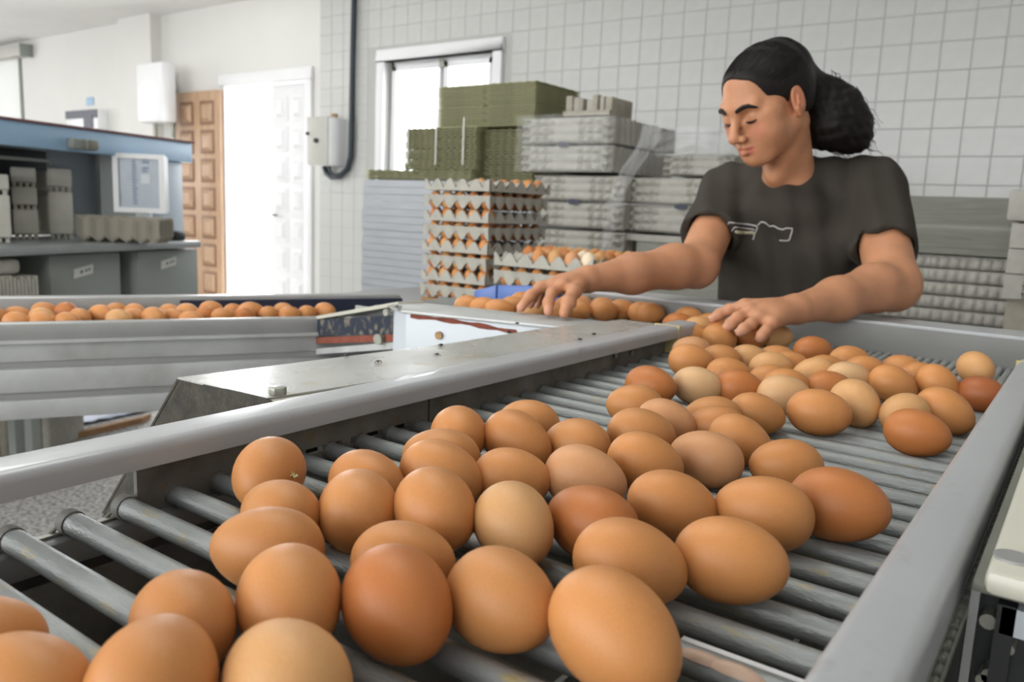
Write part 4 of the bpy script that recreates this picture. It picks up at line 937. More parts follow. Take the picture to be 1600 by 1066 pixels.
for (xa, xb, n, lx) in ((78, 188, .05, 130), (216, 309, .03, 263)):
    u_a, u_b = gq(xa, 420, n)[0], gq(xb, 420, n)[0]
    cab = gbox(MB(), u_a, u_b, n, n + .5, zf_, CZ_ - .045).build('drawer_unit', M_machgrey, gm, bevel=.004)
    lu, lz = gq(lx, {130: 424, 263: 411}[lx], n); s = .055
    m = MB(); v = [gp(lu - s, n - .003, lz - .030), gp(lu + s * .9, n - .003, lz - .012), gp(lu + s, n - .003, lz + .030), gp(lu - s * .95, n - .003, lz + .012)]
    m.add(v, [(0, 1, 2, 3)]).build('label', M_paper, cab)
    m = MB()
    for (du, dz, w_) in ((-.02, -.003, .016), (.006, .002, .012), (.024, .006, .012)):
        m.add([gp(lu + du, n - .0045, lz + dz - .006), gp(lu + du + w_, n - .0045, lz + dz - .002), gp(lu + du + w_ * .8, n - .0045, lz + dz + .010), gp(lu + du + .002, n - .0045, lz + dz + .006)], [(0, 1, 2, 3)])
    m.build('label_ink', M_ink, cab)
M_pulp_lit = mat('cartons_lit_tone', (.60, .58, .52), .9, var=.08, vscale=20, bump=.3, bscale=150)  # pulp tone raised, front light on the counter stacks put into the colour
# monitor, turned towards the room
fh0 = np.array([FW[0], FW[1], 0]); fh0 /= np.linalg.norm(fh0); rh0 = np.array([RT[0], RT[1], 0]); rh0 /= np.linalg.norm(rh0); zz0 = np.array([0, 0, 1.])
md = 3.83; c0_ = pd(178, 331, md); c1_ = pd(258, 331, md + .03); mt = pd(176, 239, md)
mr_ = c1_ - c0_; mr_[2] = 0; mw = np.linalg.norm(mr_); mr_ /= mw; mn = np.array([-mr_[1], mr_[0], 0]); mn = mn if mn @ FW > 0 else -mn; mh = mt[2] - c0_[2]; zb0_ = c0_[2]
mo = thing('monitor', 'white framed monitor with a grey screen under the blue canopy', 'monitor', tuple(c0_ + mr_ * mw / 2))
def mbox(mb, a0, a1, n0, n1, b0, b1): return mb.obox(c0_ + mr_ * a0 * mw + mn * n0 + zz0 * b0 * mh, mr_ * (a1 - a0) * mw, mn * (n1 - n0), zz0 * (b1 - b0) * mh)
mbox(MB(), .01, .99, .02, .09, .01, .99).build('case', M_white, mo, bevel=.012)
fr = MB(); t_ = .105
for q in ((0, t_, 0, 1), (1 - t_, 1, 0, 1), (t_, 1 - t_, 0, t_ * .8), (t_, 1 - t_, 1 - t_ * .8, 1)): mbox(fr, q[0], q[1], 0, .025, q[2], q[3])
fr.build('bezel', M_white, mo)
mbox(MB(), t_, 1 - t_, .014, .02, t_ * .8, 1 - t_ * .8).build('screen', M_screen, mo)
m = MB(); rs2 = np.random.RandomState(5)
for r in range(16):
    zr = .90 - r * .05; mbox(m, .36, .42 + .05 * rs2.rand(), .0125, .0138, zr, zr + .022)
    if r in (0, 1, 3, 4): mbox(m, .56, .64 + .06 * rs2.rand(), .0125, .0138, zr, zr + .024)
m.build('screen_text', M_screenink, mo)['kind'] = 'stuff'
mbox(MB(), .53, .70, .0128, .0139, .5, .66).build('screen_window', M_enamel, mo)
mbox(MB(), .36, .64, .045, .09, (CZ_ - zb0_) / mh, .02).build('stand', M_enamel, mo)
mu = gbox(MB(), gq(262, 370, .1)[0], gq(279, 370, .1)[0], .05, .16, CZ_, CZ_ + .045).build('dark_gadget', M_black, bevel=.012); tag(mu, 'small rounded black gadget on the counter right of the tray pile', 'gadget')
# flat trays pile on the counter
ang = math.atan2(rh0[1], rh0[0])
c = pz(192, 379, CZ_) + fh0 * .03
for i in range(9):
    o = link_mesh('egg_tray', TRc, None, (c[0], c[1], CZ_ + .001 + i * .0098)); o.rotation_euler = (0, 0, ang + random.uniform(-.02, .02)); o.scale = (1.25, .62, .95)
    tag(o, f'brownish grey tray in the low pile in front of the monitor, {ORD[i]} from the bottom', 'egg tray', 'trays piled on the counter')
c = pz(150, 366, CZ_) + fh0 * .42
for i in range(8):
    o = link_mesh('egg_tray', TRp, None, (c[0], c[1], CZ_ + .002 + i * .010)); o.rotation_euler = (0, 0, ang + .3)
    tag(o, f'paler tray behind the low brownish tray pile, {ORD[i]} from the bottom', 'egg tray', 'paler trays behind the pile')
# carton stacks on the counter, fronts turned to the room
def cstack(name, lab, xa, xb, segs, yb_, m_=None):
    p0 = pz((xa + xb) / 2, yb_, CZ_); dep = (p0 - CAM) @ FW; fh0 = np.array([p0[0], p0[1], 0]); fh0 /= np.linalg.norm(fh0); rh0 = np.array([fh0[1], -fh0[0], 0]); w_ = np.linalg.norm(pd(xb, yb_, dep) - pd(xa, yb_, dep)) * .90; o0 = p0 - rh0 * w_ / 2
    t = thing(name, lab, 'carton stack', tuple(p0))
    zc0 = CZ_; tz = lambda y: pd((xa + xb) / 2, y, dep)[2]
    for (ya, yb) in segs:
        zt1 = tz(ya); zb1 = max(tz(yb), zc0 + .02)
        MB().obox(np.array([o0[0], o0[1], zb1]), rh0 * w_, fh0 * .26, zz0 * (zt1 - zb1)).build('carton_block', m_ or M_pulp, t, bevel=.008)
        k = 4
        for i in range(k):
            for dn in (.03, .2):
                r = w_ / k * .44; q = o0 + rh0 * w_ * (i + .5) / k + fh0 * dn
                MB().cyl((q[0], q[1], zc0), (q[0], q[1], zb1 + .004), r * .7, 8, r).build('cup', m_ or M_pulp, t)
        zc0 = zt1
    return t
cstack('carton_stack', 'three-block stack of grey cartons on the counter, second from left', 23, 61, [(327, 366), (292, 322), (262, 287)], 374, M_pulp_lit)
cstack('carton_stack', 'tall grey carton stack on the counter left of the tray pile', 79, 116, [(300, 366), (264, 292)], 374, M_pulp_lit)
cstack('carton_stack', 'grey carton stack on the counter cut by the left edge', -30, 18, [(304, 374), (272, 298)], 379, M_pulp_lit)
cstack('carton_stack', 'darker carton stack set back between the two middle stacks', 62, 78, [(305, 364), (268, 298)], 369, M_pulp)

# cartons on a low shelf under the counter, left
sh = thing('low_shelf', 'dark low shelf under the counter at the far left', 'shelf', tuple(gp(-.2, -.1, 0)))
ua_, _ = gq(-60, 460, -.05); ub_, _ = gq(66, 460, -.05)
zs = .64
gbox(MB(), uL, ub_, -.04, .56, zs - .03, zs).build('board', M_machgrey, sh)
for u_ in (uL, ub_ - .04): gbox(MB(), u_, u_ + .04, 0, .04, 0, zs - .03).build('leg', M_machgrey, sh)
for (xa, xb, y_t, lab) in ((-20, 22, 432, 'pale ribbed carton bundle on the low shelf under the counter, left one'), (22, 62, 432, 'pale ribbed carton bundle on the low shelf under the counter, right one')):
    a0, _ = gq(xa, 450, 0); a1, _ = gq(xb, 450, 0); z1_ = gq((xa + xb) / 2, y_t, 0)[1]
    t = thing('carton_bundle', lab, 'carton bundle', tuple(gp((a0 + a1) / 2, .1, zs)))
    for i in range(7): w_ = (a1 - a0) / 7; gbox(MB(), a0 + i * w_, a0 + (i + 1) * w_ - .003, 0, .3, zs, z1_ - .01 * (i % 2)).build('carton', M_pulp2 if i % 2 else M_pulp, t, bevel=.005)
a0, _ = gq(-20, 415, 0); a1, _ = gq(40, 415, 0); zl = gq(10, 431, 0)[1]; zh = gq(10, 406, 0)[1]
pb = gbox(MB(), a0, a1, .02, .3, zl, zh).build('carton_box', M_pulp2, bevel=.02); tag(pb, 'pale rounded carton lying on the ribbed bundles under the counter', 'carton')
# things seen below the side conveyor
a = pz(78, 700, .55); 
t = thing('carton_bundle', 'ribbed brownish carton bundle standing under the side conveyor at the far left', 'carton bundle', tuple(pz(20, 712, 0)))
b0 = pz(-40, 716, 0); b1 = pz(80, 708, 0); d_ = (b1 - b0); d_[2] = 0; n_ = 9
for i in range(n_):
    o = b0 + d_ * i / n_; o[2] = 0; dd = fh0 * .3
    MB().obox(o, d_ / n_ * .93, dd, (0, 0, .27)).build('carton', M_pulpdark if i % 2 else M_pulp, t, bevel=.006)
a, b = pz(80, 682, .03), pz(236, 646, .03); d_ = b - a
pk = MB().obox(a - np.array([0, 0, .03]), d_, (.05, -.08, 0), (0, 0, .03)).build('wooden_batten', M_plank); tag(pk, 'brown wooden batten lying on the floor under the side conveyor', 'batten')
P = np.zeros((20, 12, 3))
for i in range(20):
    for j in range(12):
        q = pz(70 + 180 * i / 19, 640 - 2 * i / 1.0 + 26 * j / 11 + 12, .0); P[i, j] = (q[0], q[1], .014 + .012 * noise.noise(Vector((i * .6, j * .6, 1))))
o = link_mesh('plastic_sheet', grid_mesh('plastic_sheet', P, M_plasticbag)); tag(o, 'pale bluish plastic sheet spread on the floor behind the batten', 'plastic sheet'); so = o.modifiers.new('s', 'SOLIDIFY'); so.thickness = .002
# ================================================================== signed-distance modelling helpers
class Field:
    def __init__(s, lo, hi, h):
        s.h = h; s.lo = np.array(lo, float); s.n = np.ceil((np.array(hi) - s.lo) / h).astype(int) + 1
        s.d = np.full(s.n, .05, np.float32)
    def region(s, lo, hi):
        a = np.clip(np.floor((np.array(lo) - s.lo) / s.h).astype(int), 0, s.n - 1); b = np.clip(np.ceil((np.array(hi) - s.lo) / s.h).astype(int) + 1, 1, s.n)
        g = [s.lo[k] + s.h * np.arange(a[k], b[k], dtype=np.float32) for k in range(3)]
        X, Y, Z = np.meshgrid(*g, indexing='ij'); return tuple(slice(a[k], b[k]) for k in range(3)), X.astype(np.float32), Y.astype(np.float32), Z.astype(np.float32)
    def mix(s, sl, d, k, op='add'):
        o = s.d[sl]
        if op == 'add':
            if k <= 0: s.d[sl] = np.minimum(o, d)
            else: hh = np.clip(.5 + .5 * (o - d) / k, 0, 1); s.d[sl] = o * (1 - hh) + d * hh - k * hh * (1 - hh)
        else:   # subtract
            if k <= 0: s.d[sl] = np.maximum(o, -d)
            else: hh = np.clip(.5 - .5 * (o + d) / k, 0, 1); s.d[sl] = o * (1 - hh) - d * hh + k * hh * (1 - hh)
    def cone(s, a, b, r1, r2, k=.01, op='add', sq=None):
        a = np.array(a, float); b = np.array(b, float); R = max(r1, r2) + k + .01
        sl, X, Y, Z = s.region(np.minimum(a, b) - R, np.maximum(a, b) + R); u = b - a; L2 = u @ u + 1e-12
        px_, py_, pz_ = X - a[0], Y - a[1], Z - a[2]
        t = np.clip((px_ * u[0] + py_ * u[1] + pz_ * u[2]) / L2, 0, 1)
        d = np.sqrt((px_ - t * u[0]) ** 2 + (py_ - t * u[1]) ** 2 + (pz_ - t * u[2]) ** 2) - (r1 + (r2 - r1) * t)
        s.mix(sl, d, k, op); return s
    def ell(s, c, r, k=.01, M=None, op='add'):
        """M: rows = local axes"""
        c = np.array(c, float); r = np.array(r, float); R = max(r) + k + .01
        sl, X, Y, Z = s.region(c - R, c + R); M = np.eye(3) if M is None else M
        q = [(X - c[0]) * M[i][0] + (Y - c[1]) * M[i][1] + (Z - c[2]) * M[i][2] for i in range(3)]
        k0 = np.sqrt((q[0] / r[0]) ** 2 + (q[1] / r[1]) ** 2 + (q[2] / r[2]) ** 2); k1 = np.sqrt((q[0] / r[0] ** 2) ** 2 + (q[1] / r[1] ** 2) ** 2 + (q[2] / r[2] ** 2) ** 2) + 1e-9
        d = np.where(k0 < .05, -min(r), k0 * (k0 - 1) / k1).astype(np.float32)
        s.mix(sl, d, k, op); return s
    def mesh(s):
        d = s.d; ins = d < 0
        c = [ins[i:ins.shape[0] - 1 + i, j:ins.shape[1] - 1 + j, k:ins.shape[2] - 1 + k] for i in (0, 1) for j in (0, 1) for k in (0, 1)]
        anyv = c[0].copy(); allv = c[0].copy()
        for q in c[1:]: anyv |= q; allv &= q
        act = anyv & ~allv; idx = np.argwhere(act); vid = np.full(act.shape, -1, np.int32); vid[act] = np.arange(len(idx))
        P = np.zeros((len(idx), 3)); cnt = np.zeros(len(idx)); I = idx
        cor = [(i, j, k) for i in (0, 1) for j in (0, 1) for k in (0, 1)]; val = {q: d[I[:, 0] + q[0], I[:, 1] + q[1], I[:, 2] + q[2]] for q in cor}
        for a in cor:
            for ax in range(3):
                if a[ax] == 0:
                    b = list(a); b[ax] = 1; b = tuple(b); va, vb = val[a], val[b]; m = (va < 0) != (vb < 0); t = np.where(m, va / np.where(m, va - vb, 1), 0)
                    for q in range(3): P[:, q] += np.where(m, a[q] + (t if q == ax else 0), 0)
                    cnt += m
        P = P / cnt[:, None] + I; P = s.lo + P * s.h
        F_ = []
        for ax in range(3):
            u, v = [(1, 2), (2, 0), (0, 1)][ax]
            sa = [slice(None)] * 3; sb = [slice(None)] * 3; sa[ax] = slice(0, -1); sb[ax] = slice(1, None)
            A_, B_ = ins[tuple(sa)], ins[tuple(sb)]; ch = A_ != B_; E_ = np.argwhere(ch)
            E_ = E_[(E_[:, u] > 0) & (E_[:, v] > 0) & (E_[:, u] < act.shape[u]) & (E_[:, v] < act.shape[v])]
            def g(du, dv):
                q = E_.copy(); q[:, u] -= du; q[:, v] -= dv; return vid[q[:, 0], q[:, 1], q[:, 2]]
            f = np.stack([g(1, 1), g(0, 1), g(0, 0), g(1, 0)], 1); fl = ~A_[E_[:, 0], E_[:, 1], E_[:, 2]]; f[fl] = f[fl][:, ::-1]; F_.append(f[(f >= 0).all(1)])
        return P, np.concatenate(F_)
def field_obj(fld, name, mt, parent, smooth_it=2):
    P, Fc = fld.mesh()
    # light Laplacian smoothing
    e = np.concatenate([Fc[:, [0, 1]], Fc[:, [1, 2]], Fc[:, [2, 3]], Fc[:, [3, 0]]])
    for _ in range(smooth_it):
        S = np.zeros_like(P); n_ = np.zeros(len(P))
        for k in range(3): S[:, k] = np.bincount(e[:, 0], P[e[:, 1], k], len(P)) + np.bincount(e[:, 1], P[e[:, 0], k], len(P))
        n_ = np.bincount(e[:, 0], minlength=len(P)) + np.bincount(e[:, 1], minlength=len(P)); P = P * .5 + .5 * S / n_[:, None]
    L = np.array(parent_loc(parent)); me = bpy.data.meshes.new(name)
    Q = (P - L).astype(np.float32)
    me.vertices.add(len(Q)); me.vertices.foreach_set('co', Q.ravel()); me.loops.add(len(Fc) * 4); me.loops.foreach_set('vertex_index', Fc.ravel().astype(np.int32))
    me.polygons.add(len(Fc)); me.polygons.foreach_set('loop_start', np.arange(0, len(Fc) * 4, 4, dtype=np.int32)); me.polygons.foreach_set('loop_total', np.full(len(Fc), 4, np.int32))
    me.polygons.foreach_set('use_smooth', np.ones(len(Fc), bool)); me.update(calc_edges=True); me.validate()
    me.materials.append(mt); return link_mesh(name, me, parent), P, Fc

# ================================================================== the woman
wo = thing('person', 'woman with long dark ponytail in a brown T-shirt sorting eggs behind the conveyor', 'person', (-.48, 1.68, 0))
# head frame
HC = pd(1195, 164, 1.475)
yaw = math.radians(60); tilt = math.radians(26)
fh = np.array([FW[0], FW[1], 0]); fh /= np.linalg.norm(fh); rh = np.array([RT[0], RT[1], 0]); rh /= np.linalg.norm(rh); zz_ = np.array([0, 0, 1.])
f_h = -fh * math.cos(yaw) - rh * math.sin(yaw)
HF = f_h * math.cos(tilt) - zz_ * math.sin(tilt); HU = f_h * math.sin(tilt) + zz_ * math.cos(tilt); HL = np.cross(HU, HF) * -1
HL = np.cross(HF, HU) * -1
if HL @ (-fh) < 0: HL = -HL       # her left side is the near one
rollh = math.radians(-2); HU, HL = HU * math.cos(rollh) + HL * math.sin(rollh), HL * math.cos(rollh) - HU * math.sin(rollh)
HM = np.array([HL, HF, HU]); HS = .89
def hp(x, y, z): return HC + (HL * x + HF * y + HU * z) * HS
# joints
shR, shL = pd(1136, 306, 1.70), pd(1364, 300, 1.57)
elR, elL = pd(1088, 416, 1.50), pd(1396, 446, 1.385)
wrR, wrL = pd(920, 436, 1.365), pd(1246, 483, 1.245)
nk = pd(1232, 262, 1.555)
B = Field((-1.0, 1.0, .90), (-.18, 1.88, 1.56), .0026)
# torso under the shirt (slightly smaller) , neck, shoulders
chest = (shR + shL) / 2 + np.array([.0, .0, -.07])
B.ell(chest, (.135, .085, .12), .03); B.cone(shR + [.03, 0, 0], shL - [.03, 0, 0], .042, .042, .04)
B.ell(chest + [0, .02, -.12], (.12, .085, .12), .04)
nb = nk + np.array([0, .01, -.015]); nt_ = hp(0, -.035, -.045)
B.cone(nb, nt_, .047, .046, .02); B.cone(nb + [0, .01, -.02], shR + [.02, 0, .0], .030, .030, .03); B.cone(nb + [0, .01, -.02], shL - [.02, 0, -.0], .030, .030, .03)
B.ell(nb + np.array([0, .004, -.035]), (.050, .032, .038), .03)          # upper chest
B.cone(hp(.045, -.03, -.055), nb + np.array([-.01, -.055, -.005]), .014, .012, .03)      # neck muscle
# arms
def arm(sh, el, wr, ru, re, rf, rw, k=.02):
    B.cone(sh, el, ru, re, k); d = wr - el; up = np.array([0, 0, 1.]); m1 = el + d * .22 + up * .004; B.cone(el, m1, re * .98, rf, k); B.cone(m1, el + d * .62, rf, rf * .86, k); B.cone(el + d * .62, wr, rf * .86, rw, k)
arm(shR, elR, wrR, .043, .0385, .0385, .0215)
arm(shL, elL, wrL, .046, .042, .0385, .0225)
# ---- hands: wrist, knuckles, fingers from picture positions at worked-out depths
def finger(pts, r0, r1, k=.006, nail=True):
    n = len(pts) - 1
    for i in range(n):
        ra = r0 + (r1 - r0) * i / n; rb = r0 + (r1 - r0) * (i + 1) / n; B.cone(pts[i], pts[i + 1], ra, rb, k if i == 0 else .003)
    for p in pts[1:-1]: B.ell(p, (r0 * 1.06,) * 3, .003)
NAILS = []
# her left hand (near the right rail)
wq = wrL
kn = [pd(1164, 478, 1.238), pd(1172, 487, 1.213), pd(1186, 496, 1.194), pd(1206, 505, 1.182)]     # index, middle, ring, little
for q, r in zip(kn, (.0115, .0115, .011, .0105)): B.cone(wq + (q - wq) * .05, q, .017, r, .012)
B.ell(wq * .42 + (kn[1] + kn[2]) * .29, (.024, .030, .0155), .012)
fl = [[kn[0], pd(1140, 484, 1.246), pd(1125, 491, 1.25), pd(1114, 498, 1.25)],
      [kn[1], pd(1153, 497, 1.205), pd(1143, 506, 1.203), pd(1136, 512, 1.205)],
      [kn[2], pd(1173, 507, 1.182), pd(1163, 514, 1.178), pd(1156, 519, 1.18)],
      [kn[3], pd(1197, 517, 1.17), pd(1191, 524, 1.168), pd(1188, 529, 1.17)]]
for i, f in enumerate(fl): finger(f, (.0092, .0096, .009, .0082)[i], (.0074, .0076, .0072, .0066)[i])
NAILS += [(f[-1], f[-1] - f[-2]) for f in fl]
finger([wq + (kn[0] - wq) * .3 + np.array([0, 0, -.008]), pd(1190, 498, 1.265), pd(1168, 506, 1.27), pd(1156, 510, 1.268)], .0125, .009)   # thumb underneath
# her right hand (left in the picture)
wq = wrR
kn = [pd(880, 446, 1.315), pd(866, 446, 1.335), pd(856, 448, 1.358), pd(850, 452, 1.382)]      # index, middle, ring, little
for q, r in zip(kn, (.0115, .0115, .011, .0105)): B.cone(wq + (q - wq) * .05, q, .0165, r, .012)
B.ell(wq * .4 + (kn[1] + kn[2]) * .3, (.026, .028, .015), .012)
fl = [[kn[0], pd(862, 458, 1.30), pd(857, 473, 1.285), pd(857, 487, 1.275)],
      [kn[1], pd(846, 448, 1.335), pd(829, 462, 1.325), pd(814, 481, 1.32)],
      [kn[2], pd(842, 451, 1.365), pd(832, 466, 1.365), pd(829, 476, 1.36)],
      [kn[3], pd(846, 456, 1.40), pd(841, 470, 1.40), pd(839, 477, 1.395)]]
for i, f in enumerate(fl): finger(f, (.0094, .0096, .0088, .008)[i], (.0076, .0076, .0072, .0066)[i])
NAILS += [(f[-1], f[-1] - f[-2]) for f in fl]
finger([wq + (kn[0] - wq) * .25 + np.array([0, 0, -.004]), pd(897, 455, 1.30), pd(888, 473, 1.275), pd(882, 489, 1.262)], .0128, .0088)      # thumb
# ---- head
def he(c, r, k=.01, op='add'): B.ell(hp(*c), np.array(r) * HS, k, HM, op)
def hc(a, b, r1, r2, k=.01, op='add'): B.cone(hp(*a), hp(*b), r1 * HS, r2 * HS, k, op)
he((0, -.020, .038), (.072, .090, .072), .0)
he((0, .018, -.022), (.060, .062, .078), .02)
hc((0, .034, .050), (0, .038, .028), .044, .048, .02)
for s in (1, -1):
    hc((s * .050, -.008, -.040), (s * .022, .050, -.086), .016, .016, .024)      # jaw line
    he((s * .038, .044, -.034), (.029, .028, .032), .022)                          # cheek
    he((s * .047, .040, -.002), (.020, .024, .018), .018)                         # cheekbone
    hc((s * .040, .068, .022), (s * .012, .081, .018), .010, .010, .014)          # brow
he((0, .060, -.088), (.022, .018, .018), .02)                                    # chin
he((0, .066, -.062), (.028, .019, .024), .016)                                    # mouth mound
for s in (1, -1):
    he((s * .031, .088, .000), (.017, .015, .012), .012, 'sub')                   # eye sockets
    he((s * .031, .0655, -.001), (.0150, .0138, .0125), .004)                     # closed lids over the eye
    hc((s * .018, .078, -.0125), (s * .043, .068, -.0105), .0035, .003, .008)     # lower lid fold
hc((0, .080, .010), (0, .104, -.030), .0078, .0095, .010)                         # nose bridge
he((0, .1045, -.034), (.0105, .0105, .0095), .006)                                # nose tip
for s in (1, -1):
    he((s * .0125, .0930, -.038), (.0078, .0095, .0078), .005)
    he((s * .0065, .0975, -.0455), (.0034, .005, .0025), .002, 'sub')             # nostrils
hc((0, .090, -.046), (0, .086, -.056), .004, .004, .008)                          # philtrum
hc((-.019, .0765, -.0625), (-.006, .0885, -.0575), .0036, .0052, .003); hc((.019, .0765, -.0625), (.006, .0885, -.0575), .0036, .0052, .003)
hc((-.016, .0775, -.0685), (.0, .0875, -.0695), .0042, .0064, .003); hc((.016, .0775, -.0685), (.0, .0875, -.0695), .0042, .0064, .003)
hc((-.022, .0795, -.0640), (0, .0945, -.0632), .0016, .0016, .0015, 'sub'); hc((.022, .0795, -.0640), (0, .0945, -.0632), .0016, .0016, .0015, 'sub')
hc((-.012, .086, -.079), (.012, .086, -.079), .004, .004, .006, 'sub')            # crease under the lip
# ears
for s in (1, -1):
    he((s * .0735, -.014, -.004), (.0065, .0185, .031), .004)
    he((s * .0800, -.010, -.000), (.0050, .0105, .019), .003, 'sub')
    hc((s * .0775, -.002, -.018), (s * .0755, -.006, -.030), .0055, .006, .004)
    hc((s * .079, -.012, .006), (s * .079, -.008, -.010), .0026, .0026, .003)

M_skin = bpy.data.materials.new('skin'); M_skin.use_nodes = True; nt = M_skin.node_tree; bs = nt.nodes['Principled BSDF']
ca = nt.nodes.new('ShaderNodeVertexColor'); ca.layer_name = 'Col'; nz = nt.nodes.new('ShaderNodeTexNoise'); nz.inputs['Scale'].default_value = 35; nz.inputs['Detail'].default_value = 6
mr = nt.nodes.new('ShaderNodeMapRange'); mr.inputs[1].default_value = .3; mr.inputs[2].default_value = .7; mr.inputs[3].default_value = .92; mr.inputs[4].default_value = 1.08
hs_ = nt.nodes.new('ShaderNodeHueSaturation'); tc_ = nt.nodes.new('ShaderNodeTexCoord'); nt.links.new(tc_.outputs['Object'], nz.inputs['Vector']); nt.links.new(nz.outputs[0], mr.inputs[0]); nt.links.new(mr.outputs[0], hs_.inputs['Value']); nt.links.new(ca.outputs[0], hs_.inputs['Color']); nt.links.new(hs_.outputs[0], bs.inputs['Base Color'])
bs.inputs['Roughness'].default_value = .5; bs.inputs['Specular IOR Level'].default_value = .4; bs.inputs['Subsurface Weight'].default_value = .15; bs.inputs['Subsurface Radius'].default_value = (.012, .004, .002); bs.inputs['Subsurface Scale'].default_value = 1
body, BP, BF = field_obj(B, 'body', M_skin, wo, 1)
base = np.array([.50, .235, .125]); colr = np.tile(base, (len(BP), 1))
loc = (BP - HC) @ HM.T / HS
def blob(c, r, col, pw_=2):
    d = np.sqrt((((loc - np.array(c)) / np.array(r)) ** 2).sum(1)); t = np.clip(1.25 - d, 0, 1)[:, None] ** pw_; colr[:] = colr * (1 - t) + np.array(col) * t
for s in (1, -1):
    blob((s * .036, .064, -.030), (.022, .03, .020), (.60, .235, .15), 1.2)
    blob((s * .031, .080, -.009), (.014, .012, .0035), (.16, .07, .045), 1)       # darker lash line along the lid edge
for s in (-.016, -.008, 0, .008, .016):
    blob((s, .0875 - abs(s) * .35, -.0585 - abs(s) * .15), (.0075, .009, .0040), (.42, .10, .075), .8)
    blob((s, .0875 - abs(s) * .35, -.0690 + abs(s) * .05), (.0075, .009, .0055), (.46, .13, .09), .8)
blob((.078, -.012, -.002), (.02, .03, .04), (.56, .22, .12), 1)
blob((0, .105, -.034), (.012, .014, .012), (.56, .24, .15), 1.5)
for p, dv in NAILS:
    d = np.linalg.norm(BP - p, axis=1); t = np.clip(1 - d / .013, 0, 1)[:, None]; colr[:] = colr * (1 - t) + np.array([.62, .33, .24]) * t
attr = body.data.color_attributes.new('Col', 'FLOAT_COLOR', 'POINT'); attr.data.foreach_set('color', np.concatenate([colr, np.ones((len(BP), 1))], 1).astype(np.float32).ravel())
# ---- fingernails
for p, dv in NAILS[:4]:
    d = dv / np.linalg.norm(dv); up = np.array([0, 0, 1.]) - d * d[2]; up /= np.linalg.norm(up); si = np.cross(d, up); c = p + up * .0066 + d * .001
    P = np.zeros((5, 6, 3))
    for i in range(5):
        for j in range(6):
            a = (j / 5 - .5) * 1.5; P[i, j] = c + d * (i / 4 - .5) * .0085 + si * .0048 * math.sin(a) + up * .0048 * (math.cos(a) - 1) - np.array([0, 0, 0.])
    o = link_mesh('fingernail', grid_mesh('fingernail', P - np.array(parent_loc(wo)), mat('nail', (.66, .38, .30), .3) if 'nail' not in bpy.data.materials else bpy.data.materials['nail']), wo)
bvh_body = BVHTree.FromPolygons([tuple(p) for p in BP], [tuple(f) for f in BF.tolist()])
def on_head(x, z, y0=.16, off=.0006):
    o = hp(x, y0, z); h_, n_, _, _ = bvh_body.ray_cast(V(o), V(-HF)); 
    return (np.array(h_) + np.array(n_) * off) if h_ is not None else hp(x, .07, z)
M_hair = mat('dark_hair', (.010, .008, .007), .5, var=.3, vscale=40, spec=.22, bump=.5, bscale=120)
# eyebrows and lashes
for s in (1, -1):
    m = MB()
    for (z_, w0) in ((0, 1),):
        pts = [on_head(s * x, z, off=.0004) for x, z in ((.013, .0175), (.020, .0205), (.029, .0235), (.038, .0235), (.046, .0190), (.050, .0155))]
        m.tube(pts, .0030, 6, taper=lambda t: .55 + .9 * math.sin(math.pi * min(t * .8 + .18, 1)) * (1 if t < .7 else 1 - (t - .7) * 2))
    m.build('eyebrow', M_hair, wo)
    m = MB(); pts = [on_head(s * x, z, off=.0002) for x, z in ((.0195, -.0075), (.025, -.0100), (.031, -.0108), (.037, -.0098), (.0430, -.0068))]; m.tube(pts, .0013, 5, taper=lambda t: .5 + math.sin(math.pi * t))
    for i in range(9):
        t = i / 8; x = .0205 + .022 * t; p = on_head(s * x, -.0085 - .002 * math.sin(math.pi * t), off=.0004); m.tube([p, p + HF * .0035 * HS - HU * .002 + HL * s * .001, p + HF * .0062 - HU * .003 + HL * s * .002], .00032, 4, taper=lambda q: 1 - .7 * q)
    m.build('eyelashes', M_hair, wo)
# ---- hair: cap, ponytail, strands
H = Field((-.75, 1.25, 1.15), (-.18, 1.75, 1.56), .003)
H.ell(hp(0, -.024, .042), np.array((.0785, .0940, .0775)) * HS, 0, HM)
H.ell(hp(0, -.045, .0), np.array((.073, .066, .062)) * HS, .02, HM)
H.cone(hp(0, .034, .050), hp(0, .038, .028), .0468 * HS, .0505 * HS, .02)
H.ell(hp(0, .106, -.012), np.array((.072, .080, .100)) * HS, .004, HM, 'sub')
H.ell(hp(.030, .100, .0), np.array((.040, .070, .080)) * HS, .006, HM, 'sub')      # face opening
for s in (1, -1):
    H.ell(hp(s * .078, .044, -.036), np.array((.034, .036, .056)) * HS, .006, HM, 'sub')      # in front of the ears
    H.ell(hp(s * .085, -.012, -.010), np.array((.026, .024, .034)) * HS, .004, HM, 'sub')     # around the ears
H.ell(hp(0, -.03, -.072), np.array((.10, .09, .034)) * HS, .01, HM, 'sub')
pt = [pd(1258, 138, 1.53), pd(1280, 152, 1.545), pd(1302, 172, 1.55), pd(1320, 200, 1.55), pd(1338, 222, 1.55)]
rr_ = [.026, .036, .050, .046, .020]
for i in range(4): H.cone(pt[i], pt[i + 1], rr_[i], rr_[i + 1], .02)
H.ell(pd(1294, 186, 1.55), (.056, .05, .052), .02); H.ell(pd(1334, 202, 1.56), (.034, .034, .040), .02); H.ell(pd(1285, 205, 1.55), (.045, .04, .030), .02)
H.cone(hp(0, -.085, .05), pt[0], .040, .030, .02); H.cone(hp(0, -.070, .075), pt[1], .024, .026, .03)
sl, X, Y, Z = H.region(pt[0] - .15, pt[4] + .12)
dm = np.clip((X * rh[0] + Y * rh[1] - (pt[0] @ rh)) / .05, 0, 1); ph = (X * 1.0 + Y) * 150
